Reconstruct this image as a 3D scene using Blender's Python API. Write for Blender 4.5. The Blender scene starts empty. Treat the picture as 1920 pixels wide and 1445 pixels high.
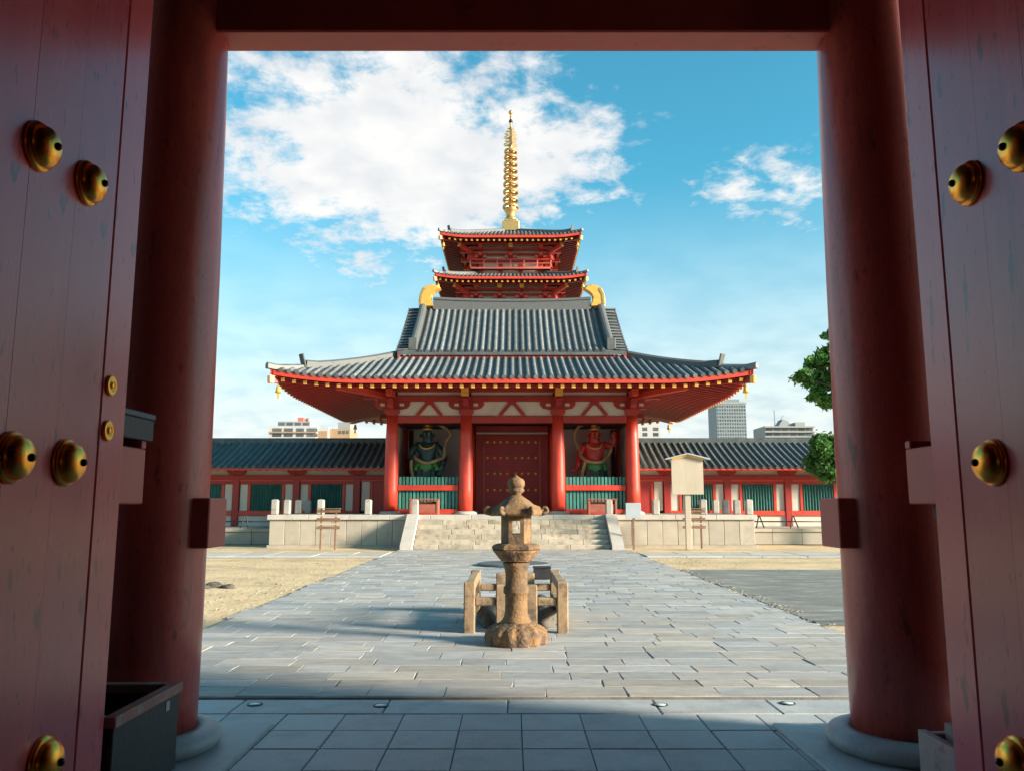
import bpy, bmesh, math, random
from mathutils import Vector, Matrix

R = math.radians
rnd = random.Random(11)
SC = bpy.context.scene
COL = SC.collection

# ------------------------------------------------------------------ camera
EYE = 1.6; PITCH = R(8.3); FPX = 1520.0
cam = bpy.data.cameras.new('Camera'); cam_o = bpy.data.objects.new('Camera', cam); COL.objects.link(cam_o)
cam.sensor_fit = 'HORIZONTAL'; cam.sensor_width = 36.0; cam.lens = FPX / 1920 * 36.0
cam.clip_start = 0.05; cam.clip_end = 4000
cam_o.location = (0, 0, EYE); cam_o.rotation_euler = (math.pi / 2 + PITCH, 0, 0)
SC.camera = cam_o

# ------------------------------------------------------------------ light and sky
SUN_AZ = R(69); SUN_EL = R(16.5)        # sun stands to the right and a little behind the camera
to_sun = Vector((math.sin(SUN_AZ) * math.cos(SUN_EL), -math.cos(SUN_AZ) * math.cos(SUN_EL), math.sin(SUN_EL)))
sun = bpy.data.lights.new('Sun', 'SUN'); sun.energy = 4.1; sun.angle = R(11.0); sun.color = (1.0, 0.87, 0.70)
sun_o = bpy.data.objects.new('Sun', sun); COL.objects.link(sun_o)
sun_o.rotation_euler = (-to_sun).to_track_quat('-Z', 'Y').to_euler(); sun_o.location = (20, -20, 30)

VS = SC.view_settings
VS.view_transform = 'Standard'; VS.look = 'None'; VS.gamma = 1.0; VS.use_curve_mapping = False
VS.exposure = 1.68
SC.render.engine = 'CYCLES'
SC.cycles.use_denoising = True
SC.cycles.max_bounces = 8; SC.cycles.diffuse_bounces = 5; SC.cycles.glossy_bounces = 3
SC.cycles.sample_clamp_indirect = 6.0


def ray(px, py):
    u = (px - 960) / FPX; v = (722.5 - py) / FPX
    return Vector((u, math.cos(PITCH) - v * math.sin(PITCH), math.sin(PITCH) + v * math.cos(PITCH)))


def atY(px, py, Y):
    r = ray(px, py); t = Y / r.y
    return r.x * t, EYE + r.z * t


def gnd(px, py, z=0.0):
    r = ray(px, py); t = (z - EYE) / r.z
    return r.x * t, r.y * t


def zat(py, Y): return atY(960, py, Y)[1]
def xat(px, Y, py=900): return atY(px, py, Y)[0]


def make_world():
    w = bpy.data.worlds.new('World'); SC.world = w; w.use_nodes = True
    nt = w.node_tree; nt.nodes.clear(); N = nt.nodes.new; L = nt.links.new
    out = N('ShaderNodeOutputWorld')
    sky = N('ShaderNodeTexSky'); sky.sky_type = 'NISHITA'; sky.sun_disc = False
    sky.sun_elevation = SUN_EL; sky.sun_rotation = math.pi - SUN_AZ
    sky.air_density = 1.0; sky.dust_density = 1.2; sky.ozone_density = 2.0
    tint = N('ShaderNodeMix'); tint.data_type = 'RGBA'; tint.blend_type = 'MULTIPLY'
    tint.inputs[0].default_value = 1.0; tint.inputs[7].default_value = (0.32, 0.92, 0.87, 1)
    L(sky.outputs[0], tint.inputs[6])
    bg1 = N('ShaderNodeBackground'); bg1.inputs[1].default_value = 0.094
    L(tint.outputs[2], bg1.inputs[0])
    tc = N('ShaderNodeTexCoord'); sep = N('ShaderNodeSeparateXYZ'); L(tc.outputs['Generated'], sep.inputs[0])

    def mth(op, a, b=None, clamp=False):
        n = N('ShaderNodeMath'); n.operation = op; n.use_clamp = clamp
        for i, x in enumerate((a, b)):
            if x is None: continue
            if hasattr(x, 'links'): L(x, n.inputs[i])
            else: n.inputs[i].default_value = x
        return n.outputs[0]

    K = 0.22
    den = mth('ADD', mth('MAXIMUM', sep.outputs[2], 0.0), K)
    cmb = N('ShaderNodeCombineXYZ')
    L(mth('DIVIDE', sep.outputs[0], den), cmb.inputs[0]); L(mth('DIVIDE', sep.outputs[1], den), cmb.inputs[1])
    P = cmb.outputs[0]

    def plane(px, py):
        d = ray(px, py).normalized(); return Vector((d.x / (d.z + K), d.y / (d.z + K), 0))

    def noise(sc, det, ro, di):
        n = N('ShaderNodeTexNoise'); n.inputs['Scale'].default_value = sc; n.inputs['Detail'].default_value = det
        n.inputs['Roughness'].default_value = ro; n.inputs['Distortion'].default_value = di; L(P, n.inputs['Vector']); return n.outputs[0]
    base = mth('ADD', mth('ADD', mth('MULTIPLY', noise(4.2, 6, 0.55, 0.15), 0.75), mth('MULTIPLY', noise(13.0, 9, 0.64, 0.15), 0.85)), mth('MULTIPLY', noise(0.9, 3, 0.5, 0), 0.25))
    blobs = [(620, 230, 0.50, 0.27), (880, 320, 0.42, 0.26), (690, 430, 0.46, 0.25), (960, 180, 0.32, 0.15),
             (500, 150, 0.34, 0.10), (1080, 290, 0.26, 0.13), (1440, 340, 0.30, 0.24), (1330, 335, 0.16, 0.12), (1350, 150, 0.42, -0.12),
             (1280, 540, 0.5, -0.10), (460, 600, 0.30, -0.08)]
    acc = base
    for (bx, by, rad, wgt) in blobs:
        c = plane(bx, by)
        d = N('ShaderNodeVectorMath'); d.operation = 'DISTANCE'; L(P, d.inputs[0]); d.inputs[1].default_value = c
        mr = N('ShaderNodeMapRange'); mr.interpolation_type = 'SMOOTHSTEP'
        mr.inputs[1].default_value = 0.0; mr.inputs[2].default_value = rad; mr.inputs[3].default_value = wgt; mr.inputs[4].default_value = 0.0
        L(d.outputs['Value'], mr.inputs[0]); acc = mth('ADD', acc, mr.outputs[0])
    mr = N('ShaderNodeMapRange'); mr.interpolation_type = 'SMOOTHSTEP'
    mr.inputs[1].default_value = 1.02; mr.inputs[2].default_value = 1.30; L(acc, mr.inputs[0])
    fac = mr.outputs[0]
    # thin high veil towards the horizon
    veil = N('ShaderNodeMapRange'); veil.interpolation_type = 'SMOOTHSTEP'
    veil.inputs[1].default_value = 0.02; veil.inputs[2].default_value = 0.40; veil.inputs[3].default_value = 0.95; veil.inputs[4].default_value = 0.0
    L(sep.outputs[2], veil.inputs[0])
    fac = mth('MAXIMUM', mth('MULTIPLY', fac, 0.96), veil.outputs[0])
    bg2 = N('ShaderNodeBackground'); bg2.inputs[1].default_value = 0.325
    n3 = N('ShaderNodeTexNoise'); n3.inputs['Scale'].default_value = 7; n3.inputs['Detail'].default_value = 6; L(P, n3.inputs['Vector'])
    cr = N('ShaderNodeValToRGB'); cr.color_ramp.elements[0].position = 0.35; cr.color_ramp.elements[0].color = (0.80, 0.82, 0.85, 1)
    cr.color_ramp.elements[1].position = 0.6; cr.color_ramp.elements[1].color = (1.0, 0.98, 0.955, 1)
    L(n3.outputs[0], cr.inputs[0]); L(cr.outputs[0], bg2.inputs[0])
    mix = N('ShaderNodeMixShader'); L(fac, mix.inputs[0]); L(bg1.outputs[0], mix.inputs[1]); L(bg2.outputs[0], mix.inputs[2])
    L(mix.outputs[0], out.inputs[0])


make_world()

# ------------------------------------------------------------------ materials
MATS = {}


def M(name, col, rough=0.6, var=0.15, scale=3.0, bump=0.15, bscale=25.0, metal=0.0, rand=0.0, stretch=(1, 1, 1),
      col2=None, patch=None, coat=0.0, spec=0.5, island=False, speck=0.0, bdist=0.01, pal=None, scuff=None):
    m = bpy.data.materials.new(name); m.use_nodes = True
    nt = m.node_tree; N = nt.nodes.new; L = nt.links.new
    b = nt.nodes['Principled BSDF']
    b.inputs['Roughness'].default_value = rough; b.inputs['Metallic'].default_value = metal
    b.inputs['Specular IOR Level'].default_value = spec
    if coat: b.inputs['Coat Weight'].default_value = coat; b.inputs['Coat Roughness'].default_value = 0.18
    tc = N('ShaderNodeTexCoord'); mp = N('ShaderNodeMapping'); L(tc.outputs['Object'], mp.inputs[0])
    mp.inputs['Scale'].default_value = stretch
    oi = N('ShaderNodeObjectInfo')
    off = N('ShaderNodeVectorMath'); off.operation = 'MULTIPLY_ADD'
    off.inputs[1].default_value = (37.0, 19.0, 53.0)
    rv = N('ShaderNodeCombineXYZ')
    for i in range(3): L(oi.outputs['Random'], rv.inputs[i])
    L(rv.outputs[0], off.inputs[0]); L(mp.outputs[0], off.inputs[2])
    V = off.outputs[0]
    nz = N('ShaderNodeTexNoise'); nz.inputs['Scale'].default_value = scale; nz.inputs['Detail'].default_value = 7
    nz.inputs['Roughness'].default_value = 0.62; L(V, nz.inputs['Vector'])
    cr = N('ShaderNodeValToRGB'); e = cr.color_ramp.elements
    e[0].position = 0.3; e[1].position = 0.7
    c2 = col2 or tuple(min(1, c * (1 + var)) for c in col)
    c1 = tuple(c * (1 - var) for c in col) if not col2 else col
    e[0].color = (*c1, 1); e[1].color = (*c2, 1); L(nz.outputs[0], cr.inputs[0])
    C = cr.outputs[0]
    if patch:                              # (colour, scale, lo, hi): stains with a shape of their own
        pc, ps, lo, hi = patch
        pn = N('ShaderNodeTexNoise'); pn.inputs['Scale'].default_value = ps; pn.inputs['Detail'].default_value = 8
        pn.inputs['Roughness'].default_value = 0.68; L(V, pn.inputs['Vector'])
        pr = N('ShaderNodeMapRange'); pr.inputs[1].default_value = lo; pr.inputs[2].default_value = hi; L(pn.outputs[0], pr.inputs[0])
        mx = N('ShaderNodeMix'); mx.data_type = 'RGBA'; L(pr.outputs[0], mx.inputs[0]); L(C, mx.inputs[6]); mx.inputs[7].default_value = (*pc, 1)
        C = mx.outputs[2]
    if scuff:                              # scratches and chipped flecks
        sm_ = N('ShaderNodeMapping'); L(tc.outputs['Object'], sm_.inputs[0]); sm_.inputs['Scale'].default_value = (1, 1, 0.35)
        for sc_, lo_, hi_, k_ in ((11.0, 0.64, 0.70, 0.75), (38.0, 0.66, 0.70, 0.6)):
            sn_ = N('ShaderNodeTexNoise'); sn_.inputs['Scale'].default_value = sc_; sn_.inputs['Detail'].default_value = 5; L(sm_.outputs[0], sn_.inputs['Vector'])
            sr_ = N('ShaderNodeMapRange'); sr_.inputs[1].default_value = lo_; sr_.inputs[2].default_value = hi_; sr_.inputs[4].default_value = k_; L(sn_.outputs[0], sr_.inputs[0])
            mx_ = N('ShaderNodeMix'); mx_.data_type = 'RGBA'; L(sr_.outputs[0], mx_.inputs[0]); L(C, mx_.inputs[6]); mx_.inputs[7].default_value = (*scuff, 1); C = mx_.outputs[2]
    if speck:
        sn = N('ShaderNodeTexNoise'); sn.inputs['Scale'].default_value = 90; sn.inputs['Detail'].default_value = 3; L(V, sn.inputs['Vector'])
        sr = N('ShaderNodeMapRange'); sr.inputs[1].default_value = 0.35; sr.inputs[2].default_value = 0.65
        sr.inputs[3].default_value = 1 - speck; sr.inputs[4].default_value = 1 + speck; L(sn.outputs[0], sr.inputs[0])
        hv = N('ShaderNodeHueSaturation'); L(C, hv.inputs['Color']); L(sr.outputs[0], hv.inputs['Value']); C = hv.outputs[0]
    if rand:
        src = oi.outputs['Random']
        if island:
            ge = N('ShaderNodeNewGeometry'); ad = N('ShaderNodeMath'); ad.operation = 'ADD'
            L(ge.outputs['Random Per Island'], ad.inputs[0]); L(oi.outputs['Random'], ad.inputs[1])
            fr = N('ShaderNodeMath'); fr.operation = 'FRACT'; L(ad.outputs[0], fr.inputs[0]); src = fr.outputs[0]
        rr = N('ShaderNodeMapRange'); rr.inputs[3].default_value = 1 - rand; rr.inputs[4].default_value = 1 + rand; L(src, rr.inputs[0])
        hv = N('ShaderNodeHueSaturation'); L(C, hv.inputs['Color']); L(rr.outputs[0], hv.inputs['Value'])
        m2 = N('ShaderNodeMath'); m2.operation = 'MULTIPLY'; m2.inputs[1].default_value = 7.31; L(src, m2.inputs[0])
        f2 = N('ShaderNodeMath'); f2.operation = 'FRACT'; L(m2.outputs[0], f2.inputs[0])
        r2 = N('ShaderNodeMapRange'); r2.inputs[3].default_value = 0.5 - rand * 0.06; r2.inputs[4].default_value = 0.5 + rand * 0.06
        L(f2.outputs[0], r2.inputs[0]); L(r2.outputs[0], hv.inputs['Hue'])
        C = hv.outputs[0]
        if pal:
            pr_ = N('ShaderNodeValToRGB'); pr_.color_ramp.interpolation = 'CONSTANT'; el_ = pr_.color_ramp.elements
            while len(el_) < len(pal): el_.new(0.5)
            for i_, c_ in enumerate(pal): el_[i_].position = i_ / len(pal); el_[i_].color = (*c_, 1)
            m3 = N('ShaderNodeMath'); m3.operation = 'MULTIPLY'; m3.inputs[1].default_value = 23.7; L(src, m3.inputs[0])
            f3 = N('ShaderNodeMath'); f3.operation = 'FRACT'; L(m3.outputs[0], f3.inputs[0]); L(f3.outputs[0], pr_.inputs[0])
            mp_ = N('ShaderNodeMix'); mp_.data_type = 'RGBA'; mp_.blend_type = 'MULTIPLY'; mp_.inputs[0].default_value = 1.0
            L(C, mp_.inputs[6]); L(pr_.outputs[0], mp_.inputs[7]); C = mp_.outputs[2]
    L(C, b.inputs['Base Color'])
    rr = N('ShaderNodeMapRange'); rr.inputs[3].default_value = max(0.03, rough - 0.12); rr.inputs[4].default_value = min(1, rough + 0.12)
    L(nz.outputs[0], rr.inputs[0]); L(rr.outputs[0], b.inputs['Roughness'])
    if bump:
        bn = N('ShaderNodeTexNoise'); bn.inputs['Scale'].default_value = bscale; bn.inputs['Detail'].default_value = 6; L(V, bn.inputs['Vector'])
        bp = N('ShaderNodeBump'); bp.inputs['Strength'].default_value = bump; bp.inputs['Distance'].default_value = bdist
        L(bn.outputs[0], bp.inputs['Height']); L(bp.outputs[0], b.inputs['Normal'])
    MATS[name] = m
    return m


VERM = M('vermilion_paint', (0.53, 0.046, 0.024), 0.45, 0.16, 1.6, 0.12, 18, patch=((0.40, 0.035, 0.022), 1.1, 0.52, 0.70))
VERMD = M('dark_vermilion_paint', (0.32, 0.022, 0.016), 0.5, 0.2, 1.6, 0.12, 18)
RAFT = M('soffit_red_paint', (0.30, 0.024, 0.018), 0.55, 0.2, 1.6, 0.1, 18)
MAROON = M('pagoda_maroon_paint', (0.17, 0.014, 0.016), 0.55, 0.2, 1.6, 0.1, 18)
REDOLD = M('weathered_red_paint', (0.68, 0.120, 0.095), 0.32, 0.22, 1.8, 0.16, 14, stretch=(1, 1, 0.18), patch=((0.36, 0.075, 0.065), 2.2, 0.50, 0.70), spec=0.55, speck=0.08, scuff=(0.22, 0.045, 0.04))
DOORP = M('door_red_brown_paint', (0.66, 0.105, 0.115), 0.27, 0.14, 1.3, 0.10, 10, stretch=(1, 1, 0.10), patch=((0.44, 0.065, 0.075), 1.7, 0.55, 0.70), rand=0.06, spec=0.5, coat=0.16, scuff=(0.16, 0.05, 0.05))
SALMON = M('salmon_paint', (0.64, 0.13, 0.10), 0.5, 0.12, 2.0, 0.12, 20, patch=((0.30, 0.05, 0.04), 2.0, 0.58, 0.75))
DARKW = M('dark_timber', (0.045, 0.013, 0.012), 0.6, 0.3, 2.0, 0.2, 20, stretch=(1, 1, 0.2))
BLACKW = M('blackened_timber', (0.03, 0.032, 0.035), 0.6, 0.3, 3.0, 0.2, 25, patch=((0.10, 0.045, 0.04), 3.0, 0.6, 0.72))
RIMW = M('worn_rim_timber', (0.36, 0.16, 0.12), 0.6, 0.3, 5.0, 0.25, 30, patch=((0.35, 0.30, 0.26), 6.0, 0.55, 0.7))
PALEW = M('pale_weathered_timber', (0.42, 0.30, 0.28), 0.7, 0.25, 5.0, 0.25, 30, patch=((0.22, 0.13, 0.12), 6.0, 0.55, 0.7))
BRASS = M('polished_brass', (1.0, 0.42, 0.06), 0.30, 0.15, 6.0, 0.03, 8, metal=1.0, patch=((0.60, 0.25, 0.05), 9.0, 0.60, 0.80))
GOLD = M('gold_leaf', (0.62, 0.37, 0.14), 0.40, 0.12, 5.0, 0.08, 20, metal=0.75)
GOLDP = M('gold_paint', (0.74, 0.39, 0.075), 0.42, 0.15, 5.0, 0.05, 20, metal=0.25)
NUB = M('dark_bronze', (0.03, 0.025, 0.022), 0.35, 0.2, 8.0, 0.05, 20, metal=0.7)
PLAST = M('white_plaster', (0.55, 0.50, 0.43), 0.8, 0.08, 1.4, 0.12, 30, patch=((0.43, 0.37, 0.30), 1.1, 0.55, 0.8))
GREEN = M('green_picket_paint', (0.040, 0.195, 0.160), 0.55, 0.25, 4.0, 0.12, 20, rand=0.25)
GREEND = M('dark_green_lattice', (0.020, 0.115, 0.100), 0.55, 0.3, 2.5, 0.12, 20, rand=0.15)
TILE = M('grey_roof_tile', (0.128, 0.135, 0.137), 0.55, 0.28, 3.0, 0.2, 30, rand=0.26, patch=((0.19, 0.19, 0.18), 2.4, 0.52, 0.75), speck=0.12)
TILED = M('dark_pan_tile', (0.085, 0.088, 0.088), 0.7, 0.3, 3.0, 0.2, 30)
TILEC = M('dark_teal_roof_tile', (0.082, 0.098, 0.098), 0.55, 0.28, 3.0, 0.2, 30, rand=0.2, patch=((0.17, 0.18, 0.175), 2.4, 0.55, 0.75), speck=0.12, spec=0.3)
TILEP = M('pale_ridge_tile', (0.105, 0.108, 0.107), 0.65, 0.2, 3.0, 0.2, 30, patch=((0.07, 0.07, 0.07), 3.0, 0.5, 0.7))
STONE = M('granite_slab', (0.37, 0.325, 0.265), 0.75, 0.12, 1.6, 0.25, 40, rand=0.07, patch=((0.25, 0.21, 0.165), 1.5, 0.52, 0.75), speck=0.10)
STONEW = M('pale_granite', (0.44, 0.405, 0.36), 0.72, 0.10, 2.0, 0.22, 40, rand=0.05, patch=((0.32, 0.285, 0.24), 2.5, 0.56, 0.75), speck=0.10)
STEPS = M('worn_step_stone', (0.40, 0.34, 0.265), 0.8, 0.2, 2.5, 0.35, 30, rand=0.14, patch=((0.22, 0.165, 0.115), 3.0, 0.50, 0.66), speck=0.14)
LANT = M('lantern_stone', (0.20, 0.112, 0.050), 0.85, 0.3, 4.0, 0.55, 34, patch=((0.085, 0.058, 0.040), 4.2, 0.46, 0.60), speck=0.22, bdist=0.02)
LANTB = M('lantern_base_stone', (0.23, 0.125, 0.055), 0.9, 0.4, 6.0, 0.8, 26, patch=((0.09, 0.06, 0.045), 6.5, 0.46, 0.60), speck=0.25, bdist=0.03)
FENCE = M('fence_stone', (0.28, 0.19, 0.11), 0.85, 0.30, 4.0, 0.4, 36, rand=0.08, patch=((0.11, 0.08, 0.055), 5.5, 0.50, 0.64), speck=0.18)
ROCK = M('dark_rock', (0.10, 0.085, 0.07), 0.85, 0.4, 5.0, 0.7, 18, speck=0.2, bdist=0.03)
IRON = M('dark_iron', (0.035, 0.033, 0.036), 0.5, 0.3, 6.0, 0.2, 40, metal=0.3)
SLATE = M('dark_slate_slab', (0.10, 0.115, 0.125), 0.55, 0.2, 4.0, 0.2, 40)
FLOORT = M('gate_floor_tile', (0.39, 0.405, 0.41), 0.5, 0.14, 2.2, 0.18, 45, rand=0.07, patch=((0.27, 0.285, 0.295), 2.6, 0.5, 0.7), speck=0.10)
GROUT = M('dark_joint_mortar', (0.10, 0.10, 0.10), 0.9, 0.3, 6, 0.3, 40)
PAVE = M('paving_stone', (0.355, 0.34, 0.325), 0.72, 0.16, 2.2, 0.3, 40, rand=0.16, island=True, patch=((0.28, 0.255, 0.23), 2.8, 0.52, 0.72), speck=0.12, pal=((1, 1, 1), (.95, .98, 1.02), (1.05, 1.0, .93), (.87, .90, .94), (1.03, 1.01, .99), (.96, .93, .88), (1.05, 1.05, 1.05), (.92, .96, 1.0)))
PAVEJ = M('path_joint_soil', (0.20, 0.185, 0.165), 0.95, 0.3, 5, 0.4, 40)
GLASSG = M('ground_light_glass', (0.55, 0.66, 0.66), 0.18, 0.1, 8, 0, 10, spec=0.8)
BROWNW = M('brown_rack_timber', (0.19, 0.10, 0.06), 0.65, 0.25, 5, 0.2, 30, rand=0.15)
OFFER = M('offertory_box_timber', (0.30, 0.085, 0.055), 0.6, 0.2, 5, 0.2, 30)
SIGNW = M('bare_sign_timber', (0.43, 0.355, 0.27), 0.7, 0.1, 3, 0.12, 30, stretch=(1, 1, 0.3))
SIGNP = M('white_sign_paint', (0.36, 0.385, 0.41), 0.5, 0.05, 3, 0.05, 30)
BUILDW = M('pale_apartment_render', (0.42, 0.41, 0.41), 0.8, 0.06, 0.1, 0)
BUILDO = M('ochre_apartment_tile', (0.33, 0.21, 0.125), 0.8, 0.1, 0.2, 0)
BUILDG = M('grey_tower_cladding', (0.20, 0.235, 0.26), 0.6, 0.08, 0.1, 0)
BUILDC = M('concrete_grey', (0.27, 0.28, 0.285), 0.8, 0.1, 0.1, 0)
GLASSD = M('dark_window_glass', (0.08, 0.09, 0.10), 0.35, 0.3, 0.4, 0, rand=0.35)
BARK = M('bark', (0.09, 0.065, 0.045), 0.9, 0.3, 6, 0.6, 20, bdist=0.03)
SKING = M('dark_green_lacquer', (0.012, 0.052, 0.055), 0.42, 0.4, 4, 0.25, 9, patch=((0.05, 0.09, 0.085), 5.0, 0.55, 0.7), bdist=0.03)
SKINR = M('red_lacquer', (0.42, 0.028, 0.020), 0.42, 0.35, 4, 0.25, 9, patch=((0.22, 0.02, 0.018), 5.0, 0.5, 0.68), bdist=0.03)
CLOTHD = M('dark_green_skirt_lacquer', (0.012, 0.045, 0.035), 0.5, 0.4, 5, 0.2, 20)
CLOTHG = M('bright_green_sash_lacquer', (0.06, 0.26, 0.06), 0.5, 0.4, 7, 0.2, 20)
SCARF = M('gilded_scarf', (0.36, 0.24, 0.115), 0.5, 0.35, 5, 0.15, 20, metal=0.15)
NICHE = M('lightened_niche_plaster', (0.78, 0.73, 0.68), 0.8, 0.06, 1.4, 0.1, 30)  # white plaster lightened in colour to offset the shade in the bays
POSTM = M('post_granite', (0.36, 0.335, 0.30), 0.75, 0.12, 3.0, 0.25, 40, rand=0.12, patch=((0.25, 0.22, 0.19), 4.0, 0.52, 0.7), speck=0.12)
STUDM = M('stud_gilding', (0.95, 0.60, 0.14), 0.4, 0.1, 5, 0, metal=0.1)  # gold colour brightened to offset the shade over the doors
EYEW = M('eye_white', (0.7, 0.68, 0.6), 0.3, 0.05, 5, 0)


def ground_material():
    m = M('sandy_court_earth', (0.60, 0.43, 0.245), 0.95, 0.16, 0.9, 0.6, 9, patch=((0.44, 0.31, 0.18), 0.7, 0.48, 0.62), speck=0.18, bdist=0.04)
    return m


SAND = ground_material()
GREYGND = M('streaky_grey_ground', (0.165, 0.160, 0.145), 0.9, 0.3, 2.6, 0.5, 40, patch=((0.31, 0.295, 0.265), 3.4, 0.50, 0.66), speck=0.25, stretch=(0.35, 1, 1))


def leaf_material(name, c1, c2):
    m = M(name, c1, 0.55, 0.2, 2.0, 0, rand=0.45, island=True, col2=c2)
    nt = m.node_tree; b = nt.nodes['Principled BSDF']
    tr = nt.nodes.new('ShaderNodeBsdfTranslucent'); tr.inputs[0].default_value = (c2[0] * 1.4, c2[1] * 1.4, c2[2], 1)
    mx = nt.nodes.new('ShaderNodeMixShader'); mx.inputs[0].default_value = 0.28
    out = nt.nodes['Material Output']
    nt.links.new(b.outputs[0], mx.inputs[1]); nt.links.new(tr.outputs[0], mx.inputs[2]); nt.links.new(mx.outputs[0], out.inputs[0])
    return m


LEAF = leaf_material('broad_leaf', (0.055, 0.15, 0.03), (0.13, 0.30, 0.05))
LEAF2 = leaf_material('dark_leaf', (0.03, 0.105, 0.025), (0.075, 0.19, 0.035))

# ------------------------------------------------------------------ mesh helpers
WL = {}


class MB:
    def __init__(s): s.v = []; s.f = []; s.sm = []

    def add(s, vs, fs, smooth=False):
        o = len(s.v); s.v.extend([tuple(p) for p in vs])
        for f in fs: s.f.append(tuple(i + o for i in f)); s.sm.append(smooth)
        return s

    def box(s, x0, x1, y0, y1, z0, z1, ch=0.0):
        if x0 > x1: x0, x1 = x1, x0
        if y0 > y1: y0, y1 = y1, y0
        c = Vector(((x0 + x1) / 2, (y0 + y1) / 2, (z0 + z1) / 2)); h = ((x1 - x0) / 2, (y1 - y0) / 2, (z1 - z0) / 2)
        return s.obox(c, h, Matrix.Identity(3), ch)

    def obox(s, c, h, rot, ch=0.0):
        c = Vector(c); hx, hy, hz = h
        if ch <= 0 or ch * 2.2 > min(h) * 2:
            vs = [c + rot @ Vector((sx * hx, sy * hy, sz * hz)) for sz in (-1, 1) for sy in (-1, 1) for sx in (-1, 1)]
            return s.add(vs, [(0, 2, 3, 1), (4, 5, 7, 6), (0, 1, 5, 4), (2, 6, 7, 3), (0, 4, 6, 2), (1, 3, 7, 5)])
        idx = {}; vs = []
        for sz in (-1, 1):
            for sy in (-1, 1):
                for sx in (-1, 1):
                    for ax in range(3):
                        p = [sx * (hx - (ch if ax != 0 else 0)), sy * (hy - (ch if ax != 1 else 0)), sz * (hz - (ch if ax != 2 else 0))]
                        idx[(sx, sy, sz, ax)] = len(vs); vs.append(c + rot @ Vector(p))
        fs = []
        for ax in range(3):
            o = [i for i in range(3) if i != ax]
            for sg in (-1, 1):
                q = []
                for a, b in ((-1, -1), (1, -1), (1, 1), (-1, 1)):
                    k = [0, 0, 0]; k[ax] = sg; k[o[0]] = a; k[o[1]] = b; q.append(idx[(*k, ax)])
                fs.append(q)
        for ax in range(3):
            o = [i for i in range(3) if i != ax]
            for a in (-1, 1):
                for b in (-1, 1):
                    k0 = [0, 0, 0]; k1 = [0, 0, 0]
                    k0[ax] = -1; k1[ax] = 1
                    k0[o[0]] = k1[o[0]] = a; k0[o[1]] = k1[o[1]] = b
                    fs.append([idx[(*k0, o[0])], idx[(*k1, o[0])], idx[(*k1, o[1])], idx[(*k0, o[1])]])
        for sz in (-1, 1):
            for sy in (-1, 1):
                for sx in (-1, 1): fs.append([idx[(sx, sy, sz, a)] for a in range(3)])
        return s.add(vs, fs)

    def beam(s, p0, p1, w, h, ch=0.0, up=(0, 0, 1)):
        p0 = Vector(p0); p1 = Vector(p1); d = p1 - p0; L = d.length; y = d.normalized()
        x = y.cross(Vector(up)).normalized(); z = x.cross(y)
        rot = Matrix((x, y, z)).transposed()
        return s.obox((p0 + p1) / 2, (w / 2, L / 2, h / 2), rot, ch)

    def lathe(s, prof, c=(0, 0, 0), n=24, ph=0.0, smooth=True, cap=True, sx=1.0, sy=1.0):
        cx, cy, cz = c; vs = []; fs = []
        for (r, z) in prof:
            for i in range(n):
                a = ph + 2 * math.pi * i / n; vs.append((cx + sx * r * math.cos(a), cy + sy * r * math.sin(a), cz + z))
        for j in range(len(prof) - 1):
            for i in range(n):
                k = (i + 1) % n; fs.append((j * n + i, j * n + k, (j + 1) * n + k, (j + 1) * n + i))
        s.add(vs, fs, smooth)
        if cap:
            m = len(prof) - 1
            o = len(s.v) - len(vs)
            s.f.append(tuple(o + i for i in reversed(range(n)))); s.sm.append(False)
            s.f.append(tuple(o + m * n + i for i in range(n))); s.sm.append(False)
        return s

    def tube(s, pts, rad, n=8, smooth=True, flat=1.0):
        pts = [Vector(p) for p in pts]; rings = []
        prev = None
        for i, p in enumerate(pts):
            d = (pts[min(i + 1, len(pts) - 1)] - pts[max(i - 1, 0)]).normalized()
            ref = Vector((0, 1, 0)) if abs(d.y) < 0.9 else Vector((1, 0, 0))
            x = d.cross(ref).normalized(); y = d.cross(x).normalized()
            r = rad[i] if isinstance(rad, (list, tuple)) else rad
            rings.append([p + x * r * math.cos(2 * math.pi * k / n) + y * r * flat * math.sin(2 * math.pi * k / n) for k in range(n)])
        vs = [q for rg in rings for q in rg]; fs = []
        for j in range(len(pts) - 1):
            for k in range(n): fs.append((j * n + k, j * n + (k + 1) % n, (j + 1) * n + (k + 1) % n, (j + 1) * n + k))
        fs.append(tuple(reversed(range(n)))); fs.append(tuple((len(pts) - 1) * n + k for k in range(n)))
        return s.add(vs, fs, smooth)

    def prism(s, poly, fn, a, b):      # poly of 2D points, fn(u, v, w) -> 3D point, extruded from w=a to w=b
        n = len(poly); vs = [fn(u, v, a) for u, v in poly] + [fn(u, v, b) for u, v in poly]
        fs = [tuple(reversed(range(n))), tuple(range(n, 2 * n))] + [(i, (i + 1) % n, n + (i + 1) % n, n + i) for i in range(n)]
        return s.add(vs, fs)

    def sweep(s, pts, sec, side=None):   # section [(across, up)], closed, swept along pts with vertical up
        pts = [Vector(p) for p in pts]; n = len(sec); vs = []
        for i, p in enumerate(pts):
            d = pts[min(i + 1, len(pts) - 1)] - pts[max(i - 1, 0)]; d.z = 0; d.normalize()
            x = Vector((d.y, -d.x, 0))
            for a, u in sec: vs.append(p + x * a + Vector((0, 0, u)))
        fs = []
        for j in range(len(pts) - 1):
            for k in range(n): fs.append((j * n + k, j * n + (k + 1) % n, (j + 1) * n + (k + 1) % n, (j + 1) * n + k))
        fs.append(tuple(reversed(range(n)))); fs.append(tuple((len(pts) - 1) * n + k for k in range(n)))
        return s.add(vs, fs)


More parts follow.
